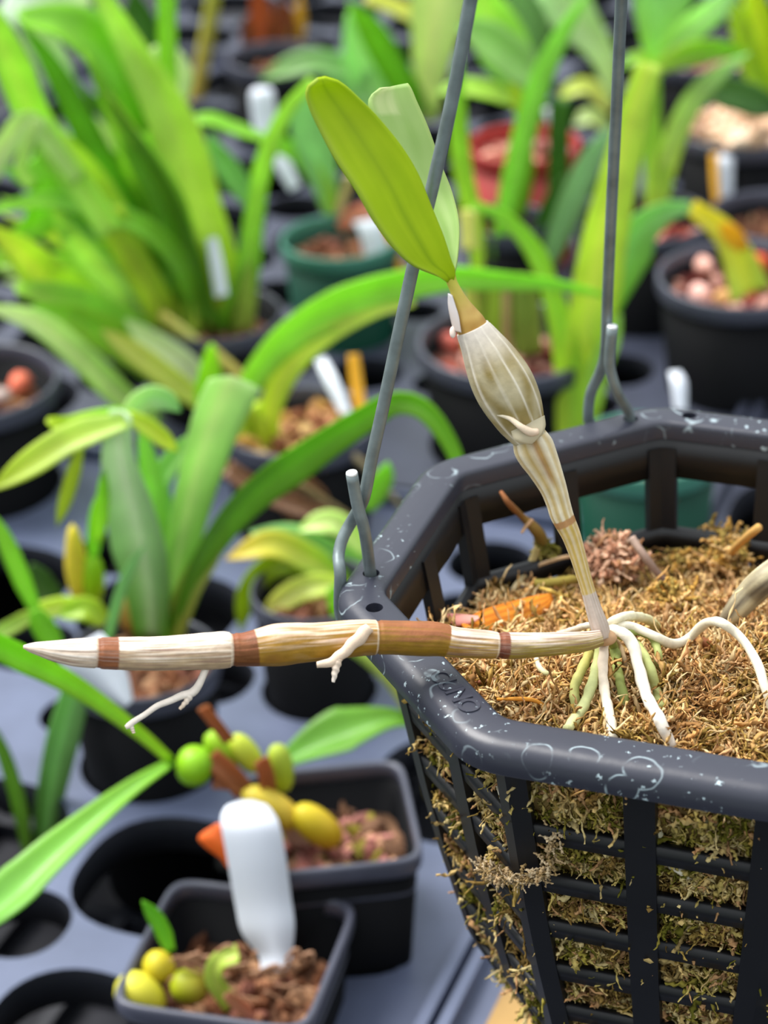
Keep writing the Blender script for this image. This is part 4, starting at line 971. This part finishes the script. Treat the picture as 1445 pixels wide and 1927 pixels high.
lv(t, [(1010, 150), (1000, 80), (985, 10), (980, -40)], 80, C(96, 140, 70), C(120, 160, 110), dy=.07, roll=-.3)
lv(t, [(985, 240), (978, 200), (965, 150), (955, 130)], 24, C(190, 200, 40), YG, dy=.03)
t = plant('broadleaf_orchid', 'pale leaf hanging from the top edge between the two wires', 1150, 190, .02)
lv(t, [(1152, 200), (1135, 110), (1085, 40), (1035, -30)], 110, C(214, 232, 150), C(160, 206, 140), widths=[12, 60, 104, 110], roll=.2)
lv(t, [(1150, 210), (1110, 165), (1070, 170), (1050, 190)], 30, C(230, 236, 150), YY, roll=.4)
lv(t, [(1145, 240), (1110, 220), (1080, 235)], 30, C(190, 214, 120), PG, roll=.5)

# --- upper right
t = plant('broadleaf_orchid', 'fan of broad green leaves at the top right of the right wire', 1240, 400, .035)
cane_(t, [(1240, 405), (1238, 340), (1232, 240), (1232, 130)], [62, 50, 26, 22], C(170, 214, 70), MG)
lv(t, [(1230, 140), (1235, 90), (1240, 20), (1250, -40)], 128, LG, GG, widths=[26, 74, 120, 130], roll=.3, dy=.01)
lv(t, [(1232, 135), (1285, 66), (1340, 20), (1400, -30)], 50, LG, C(160, 220, 150), roll=.5)
lv(t, [(1232, 138), (1200, 108), (1165, 130)], 22, YG, MG, roll=.3)
lv(t, [(1232, 130), (1290, 102), (1350, 92), (1400, 100)], 46, C(170, 186, 84), MG, roll=.6, kind='lance', dy=-.01)
lv(t, [(1245, 380), (1262, 280), (1300, 195), (1350, 140), (1410, 100)], 42, YG, C(160, 226, 140), roll=.3, off=-.02)
lv(t, [(1240, 380), (1228, 300), (1222, 220)], 34, MG, DG, roll=-.3, off=.01)
lv(t, [(1330, 168), (1395, 178), (1470, 215)], 60, C(110, 156, 90), C(80, 126, 70), dy=-.01, roll=.5)
t = plant('strap_orchid', 'yellow-green strap leaves at the top right corner', 1470, 260, .03)
lv(t, [(1475, 260), (1440, 180), (1405, 100), (1370, -30)], 44, C(170, 196, 30), C(150, 190, 30), roll=.3)
lv(t, [(1490, 250), (1450, 150), (1428, 50), (1420, -40)], 74, C(150, 196, 0), C(176, 214, 20), roll=-.2)
lv(t, [(1470, 120), (1425, 40), (1400, -30)], 40, YY, YY, dy=.02)
t = plant('broadleaf_orchid', 'grey-green leaf with a yellow folded half over the pebble pot', 1400, 560, .045)
lv(t, [(1412, 555), (1385, 480), (1355, 432), (1300, 390)], 70, C(186, 200, 96), C(224, 196, 30), widths=[78, 76, 56, 30], roll=.2, dy=-.01)
lv(t, [(1400, 470), (1378, 440), (1355, 420)], 34, C(226, 160, 30), C(224, 170, 20), dy=-.018)
lv(t, [(1140, 600), (1165, 520), (1200, 440), (1250, 400), (1300, 388)], 84, MG, GG, widths=[30, 74, 84, 64, 20], roll=.35, dy=-.015)

# --- arching leaf plant in the tan pot
t = plant('arching_orchid', 'plant with one long arching green leaf reaching behind the plantlet neck', 470, 830, .036)
lv(t, [(440, 830), (452, 760), (490, 690), (560, 620), (680, 558), (820, 524), (950, 528), (1050, 536), (1135, 555)], 74, LG, C(130, 200, 40), widths=[28, 50, 66, 74, 70, 66, 60, 46, 8], roll=.45, off=-.03)
lv(t, [(515, 840), (508, 780), (540, 700), (610, 635), (700, 590), (780, 570)], 50, YY, C(196, 226, 80), widths=[30, 40, 46, 48, 40, 10], roll=-.2, off=-.02)
lv(t, [(395, 810), (392, 740), (398, 648)], 50, MG, C(150, 216, 10), roll=.1, kind='lance', dy=-.01)
cane_(t, [(455, 880), (450, 830), (455, 770)], [70, 60, 30], C(150, 176, 20), C(170, 206, 40))
cane_(t, [(490, 860), (495, 810), (480, 760)], [44, 40, 22], C(170, 186, 30), C(186, 214, 50))
cane_(t, [(420, 870), (425, 820), (430, 770)], [30, 30, 20], C(186, 150, 70), C(160, 190, 40))
lv(t, [(425, 880), (500, 930), (580, 960), (650, 990)], 34, C(140, 96, 60), C(120, 80, 46), dy=-.03, off=-.02, kind='band', name='dry_root')
for k in range(9):
    x0 = 500+k*9; cane_(t, [(x0, 890), (x0+20+k*3, 940), (x0+30+rng.uniform(-20, 40), 1000)], [7, 7, 4], C(140, 96, 56), C(110, 74, 44), dy=-.03, name='dry_root')
cane_(t, [(630, 830), (690, 880), (760, 960)], [18, 16, 10], C(170, 150, 120), C(150, 140, 100), dy=-.02, name='dry_root')
cane_(t, [(560, 910), (620, 950), (680, 990)], [16, 16, 14], C(120, 100, 60), C(120, 104, 66), dy=-.04, name='dry_root')
# --- wide leaved plant behind the cane
t = plant('wide_leaved_orchid', 'plant with broad pale drooping leaves behind the horizontal cane', 300, 1205, .035)
lv(t, [(312, 1210), (335, 1060), (368, 910), (405, 790), (440, 715)], 96, C(120, 180, 40), C(170, 222, 140), widths=[40, 56, 78, 96, 92], roll=.5, off=-.01)  # pale tip: sky sheen put into the blade colour
lv(t, [(285, 1205), (275, 1090), (248, 960), (225, 860), (228, 775)], 100, C(84, 146, 24), C(196, 232, 176), widths=[56, 92, 100, 98, 40], roll=-.35, off=-.02, dy=-.005)  # dark foot, pale top: reflected sky put into the blade colour
lv(t, [(305, 1210), (296, 1050), (285, 900), (262, 790)], 50, MG, C(140, 196, 90), roll=-.3)
lv(t, [(325, 1210), (385, 1050), (470, 940), (590, 850), (690, 785), (745, 757), (800, 772), (850, 840), (876, 920)], 70, C(96, 150, 30), C(110, 170, 20), widths=[26, 50, 62, 66, 62, 54, 50, 44, 20], roll=.4, off=-.04)
lv(t, [(325, 1210), (350, 1120), (395, 1040), (435, 955)], 46, C(176, 176, 84), C(170, 186, 96), roll=-.2, off=-.01)
lv(t, [(200, 1215), (225, 1120), (250, 1060), (275, 1025)], 20, C(120, 170, 110), GG, dy=-.02)
lv(t, [(330, 1000), (300, 920), (330, 860), (372, 810)], 40, GG, C(130, 180, 90), dy=.005)
cane_(t, [(300, 1225), (300, 1180), (305, 1120)], [56, 52, 40], C(96, 150, 20), C(110, 170, 20))
cane_(t, [(330, 1225), (335, 1180), (345, 1130)], [36, 32, 24], C(170, 166, 70), C(150, 176, 60))
lv(t, [(236, 775), (180, 800), (130, 805), (88, 790)], 56, MG, C(170, 200, 30), dy=-.02, roll=.3, kind='lance')
lv(t, [(240, 790), (140, 822), (60, 870), (-20, 925)], 54, C(196, 214, 120), C(180, 190, 20), dy=-.025, off=-.01, roll=.2)
lv(t, [(240, 780), (290, 812), (335, 850)], 34, YG, C(190, 206, 40), dy=-.015)
lv(t, [(150, 845), (132, 910), (108, 990)], 26, C(160, 180, 40), C(160, 170, 40), dy=-.03)
lv(t, [(232, 790), (275, 750), (310, 752), (340, 775)], 46, PG, GG, dy=-.01, roll=.4)
lv(t, [(185, 1020), (192, 960), (196, 880)], 24, C(150, 196, 40), MG, dy=-.02)
# --- bulbs and leaves at the left, in the same black pot
t = plant('bulbous_orchid', 'small plant with yellow bulbs above the tip of the horizontal cane', 160, 1200, .035)
bulb_(t, 152, 1150, 136, 985, 44, C(206, 176, 50), C(226, 206, 60), blunt=1.4)
bulb_(t, 176, 1140, 172, 1040, 46, C(160, 180, 20), C(130, 186, 10))
bulb_(t, 245, 1190, 238, 1100, 44, C(170, 120, 50), C(230, 200, 110))
bulb_(t, 268, 1200, 272, 1160, 30, C(160, 150, 60), C(150, 180, 50))
lv(t, [(68, 1150), (45, 1100), (10, 1020), (-20, 960)], 34, MG, C(140, 196, 60), dy=-.02)
lv(t, [(68, 1150), (30, 1175), (-30, 1205)], 28, C(150, 176, 50), C(150, 190, 90), dy=-.02)
lv(t, [(66, 1148), (84, 1180), (112, 1230)], 44, MG, MG, dy=-.03)
lv(t, [(190, 1165), (130, 1140), (66, 1152)], 36, C(190, 200, 60), C(190, 206, 90), dy=-.01, kind='band')
lv(t, [(200, 1170), (160, 1145), (110, 1160)], 44, C(176, 186, 40), C(150, 190, 40), dy=-.012)
lv(t, [(176, 1050), (180, 990), (190, 920)], 28, MG, C(130, 186, 10), dy=-.005)
lv(t, [(110, 1140), (80, 1105), (60, 1060)], 50, C(70, 110, 30), C(60, 100, 30), dy=.02)
# --- yellow tipped leaves left of the basket corner
t = plant('leafy_orchid', 'small plant with yellow-tipped leaves left of the basket corner', 640, 1120, .03)
lv(t, [(650, 1095), (580, 1052), (510, 1025), (425, 1052)], 54, MG, C(206, 180, 60), roll=.4, off=-.01)
lv(t, [(650, 1098), (580, 1105), (530, 1130), (492, 1158)], 46, YG, C(216, 214, 120), roll=.1, dy=-.01)
lv(t, [(600, 1070), (520, 1062), (470, 1110), (452, 1190)], 46, C(120, 156, 20), C(150, 170, 20), roll=-.3)
lv(t, [(690, 1040), (640, 990), (600, 984), (560, 1000)], 44, C(170, 214, 100), C(206, 226, 130), roll=.4, dy=.01)
lv(t, [(630, 1100), (650, 1140), (655, 1180)], 60, MG, C(150, 210, 20), dy=-.02)
lv(t, [(700, 1080), (620, 1050), (560, 1020), (470, 1000)], 60, C(120, 180, 70), GG, dy=.008, roll=.5)
lv(t, [(690, 960), (720, 900), (730, 870)], 40, C(120, 170, 60), MG, dy=.03)
# --- tall narrow leaves at the lower left edge
t = plant('grassy_orchid', 'two narrow dark green leaves standing at the lower left edge', 75, 1600, -.02)
lv(t, [(82, 1590), (98, 1480), (128, 1350), (165, 1230)], 60, C(56, 96, 16), C(130, 186, 110), widths=[40, 62, 62, 44], roll=.2)
lv(t, [(52, 1610), (38, 1520), (8, 1420), (-30, 1340)], 28, C(90, 130, 30), C(100, 150, 40), roll=-.2)
# --- stalk and leaf behind the basket
t = plant('broadleaf_orchid', 'single green leaf on a pale stalk left of the basket wall', 790, 1362, .03)
lv(t, [(788, 1362), (740, 1352), (680, 1365), (600, 1395), (520, 1440)], 84, C(110, 166, 40), C(104, 168, 50), widths=[10, 44, 76, 84, 20], roll=.5, off=-.01)
cane_(t, [(790, 1372), (770, 1335), (735, 1285), (690, 1242), (650, 1215)], [24, 26, 22, 22, 20], C(206, 196, 110), C(140, 176, 60))
cane_(t, [(790, 1372), (800, 1440), (810, 1500)], [22, 20, 20], C(176, 170, 90), C(150, 140, 80))
# --- bulbs in the square pot
t = plant('bulbous_orchid', 'chain of yellow and green bulbs with two long leaves in the square pot', 590, 1590, .028)
lv(t, [(322, 1432), (262, 1380), (150, 1298), (30, 1235), (-70, 1190)], 52, C(150, 180, 50), C(120, 196, 10), widths=[16, 30, 46, 50, 40], roll=.3, off=-.05, dy=.0)
lv(t, [(322, 1434), (235, 1492), (115, 1592), (10, 1690), (-70, 1750)], 82, C(120, 176, 30), C(110, 172, 70), widths=[16, 46, 74, 82, 60], roll=.5, off=-.055, dy=.0)
bulb_(t, 330, 1436, 402, 1446, 78, C(140, 196, 20), C(120, 176, 10))
bulb_(t, 392, 1378, 440, 1446, 52, C(150, 196, 30), C(150, 186, 40), dy=.006)
bulb_(t, 436, 1384, 488, 1450, 50, C(190, 206, 60), C(176, 186, 50), dy=.006)
bulb_(t, 520, 1400, 535, 1490, 50, C(170, 190, 60), C(160, 180, 30), dy=.006)
bulb_(t, 455, 1488, 566, 1552, 64, C(226, 206, 70), C(200, 160, 40), dy=-.002)
bulb_(t, 552, 1520, 640, 1588, 66, C(216, 196, 40), C(196, 150, 20), dy=-.003)
for pts_, w_ in (([(382, 1330), (405, 1360), (432, 1395)], 22), ([(395, 1425), (430, 1455), (460, 1490)], 40), ([(400, 1470), (440, 1475), (470, 1492)], 26), ([(490, 1430), (500, 1460), (505, 1490)], 30)):
    lv(t, pts_, w_, C(190, 120, 70), C(176, 110, 66), kind='band', name='dry_sheath', dy=-.001)
lv(t, [(520, 1500), (555, 1560), (590, 1640)], 46, C(176, 150, 130), C(214, 190, 176), kind='lance', name='dry_sheath', dy=.0)
# --- bulbs in the front square pot
t = plant('bulbous_orchid', 'small round yellow-green bulbs with a tiny leaf at the bottom', 330, 1870, .016)
bulb_(t, 276, 1800, 322, 1836, 60, C(210, 196, 40), C(190, 160, 40))
bulb_(t, 228, 1840, 300, 1912, 86, C(226, 220, 70), C(216, 206, 50), dy=-.006)
bulb_(t, 318, 1850, 396, 1862, 68, C(176, 190, 30), C(150, 120, 40), dy=-.004)
lv(t, [(322, 1790), (300, 1740), (268, 1695)], 30, MG, C(90, 160, 10))
lv(t, [(448, 1795), (412, 1810), (405, 1845), (440, 1895)], 34, C(176, 196, 80), C(170, 200, 90), kind='band', dy=-.006)
lv(t, [(425, 1870), (450, 1890), (478, 1910)], 26, C(236, 180, 140), C(236, 170, 140), dy=-.008, name='new_tip')
for k in range(26):
    x0 = rng.uniform(330, 560); y0 = rng.uniform(1795, 1890); cane_(t, [(x0, y0), (x0+rng.uniform(-40, 40), y0-rng.uniform(5, 20)), (x0+rng.uniform(-70, 70), y0+rng.uniform(0, 12))], [6, 7, 4], C(150, 104, 76), C(196, 150, 116), dy=-.004, name='dry_root')

# ================================================================== PLANT TAGS
def tagstrip(pairs, Yb, off, m, label, dyr=0.0, thick=.0007):
    dl = []; dr = []; n = len(pairs)
    for i, p in enumerate(pairs):
        Y = Yb+off*i/(n-1); dl.append(depth(atY(p[0], p[1], Y))); dr.append(depth(atY(p[2], p[3], Y+dyr)))
    o = edges('plant_tag', pairs, dl, dr, m, None, (1, 1, 1), n=40, nx=3, thick=thick)
    return tag(o, label, 'plant tag')
Y1 = SQ1['c'][1]+.002
tagstrip([(490, 1828, 548, 1828), (487, 1800, 550, 1795), (455, 1755, 554, 1740), (442, 1700, 548, 1690), (428, 1620, 538, 1615), (417, 1560, 528, 1560), (416, 1535, 518, 1535), (428, 1516, 500, 1514), (452, 1508, 475, 1507)], Y1, .026, M_TAG, 'large blank white plant tag in the front square pot')
tagstrip([(430, 1635, 470, 1640), (415, 1615, 470, 1620), (385, 1592, 465, 1590), (374, 1574, 460, 1570), (408, 1550, 450, 1550)], Y1+.022, .004, M_TAGO, 'orange tag tip behind the large white tag')
Yg = potinfo['green'][0][1]
tagstrip([(706, 560, 745, 560), (690, 500, 738, 500), (676, 440, 722, 435), (664, 418, 715, 410)], Yg-.01, .01, M_TAG, 'white plant tag in the green pot')
tagstrip([(742, 560, 768, 560), (735, 480, 755, 480), (722, 435, 735, 432), (712, 405, 722, 402)], Yg-.006, .01, M_TAGY, 'yellow plant tag behind the white one in the green pot')
tagstrip([(482, 262, 514, 262), (474, 225, 520, 225), (470, 180, 516, 178), (480, 165, 508, 165)], potinfo['green'][0][1]+.10, .01, M_TAG, 'white tag standing among leaves at the upper left centre')
tagstrip([(545, 360, 566, 350), (520, 320, 545, 300), (505, 280, 530, 262)], potinfo['green'][0][1]+.06, .01, M_TAG, 'tilted white tag left of the plantlet leaf')
tagstrip([(405, 560, 430, 555), (395, 500, 420, 496), (388, 450, 408, 446)], potinfo['clump'][0][1]-.01, .01, M_TAG, 'narrow white tag in the pot of the light green clump')
tagstrip([(1352, 415, 1372, 415), (1346, 370, 1378, 370), (1346, 310, 1380, 310), (1356, 292, 1380, 290)], potinfo['sheath'][0][1]+.03, .012, M_TAG, 'pale tag at the right edge with a yellow side')
tagstrip([(1344, 395, 1356, 395), (1338, 340, 1352, 340), (1336, 290, 1350, 288)], potinfo['sheath'][0][1]+.028, .012, M_TAGY, 'yellow tag beside the pale one at the right edge')
tagstrip([(1268, 770, 1292, 772), (1262, 720, 1292, 722), (1258, 700, 1280, 698)], potinfo['behind'][0][1]+.02, .01, M_TAG, 'small white tag just behind the far basket rim')
tagstrip([(640, 780, 662, 776), (610, 720, 636, 712), (592, 680, 614, 672)], potinfo['arch'][0][1], .02, M_TAG, 'narrow pinkish white tag in the tan moss pot')
tagstrip([(668, 780, 690, 776), (660, 730, 684, 726), (654, 668, 676, 666)], potinfo['arch'][0][1]+.004, .01, M_TAGY, 'ochre stick standing right of the narrow tag')
tagstrip([(236, 1332, 250, 1318), (180, 1300, 240, 1268), (130, 1262, 215, 1218), (108, 1236, 190, 1190)], potinfo['wide'][0][1]-.035, .01, M_TAG, 'white tag leaning under the tip of the horizontal cane')
tagstrip([(1040, 320, 1090, 322), (1036, 250, 1060, 245), (1020, 205, 1045, 200)], potinfo['red'][0][1], .01, M_TAG, 'white tag in the small red pot')

b_ = on(990, 1925, .004); o = boxmesh('wooden_batten', b_, .009, .018, .004, mat('wood', base=C(150, 118, 66), rough=0.7, var=(80, .2)), None, TROT)
bv = o.modifiers.new('b', 'BEVEL'); bv.width = .001; bv.segments = 2
tag(o, 'tan flat piece lying on the tray below the basket', 'batten')

P_ = [wallhit(x, y, o) for x, y, o in ((1045, 1545, .0005), (1040, 1585, .0030), (1034, 1625, .0040), (1005, 1648, .0050), (965, 1655, .0050), (925, 1642, .0045), (905, 1630, .003))]
V = []; Fc = []; CL = []
Q = spline(np.array(P_), 60); n_ = 240; ii = rng.integers(0, 58, n_); Tn = Q[ii+1]-Q[ii]
strands(Q[ii]+rng.normal(0, .0005, (n_, 3)), unit(unit(Tn)+rng.normal(0, .45, (n_, 3))), unit(np.tile(-FW, (n_, 1))), rng.uniform(.0015, .0035, n_), rng.uniform(.00015, .00045, n_), [C(214, 184, 140), C(236, 212, 174), C(190, 160, 110)], .9, V, Fc, CL)
o = mesh('moss_sprig', V, Fc, M_MOSS, None, CL); tag(o, 'pale moss sprig curling round the front left basket rib', 'moss')

for o in bpy.data.objects:
    if '_y' in o: del o['_y']
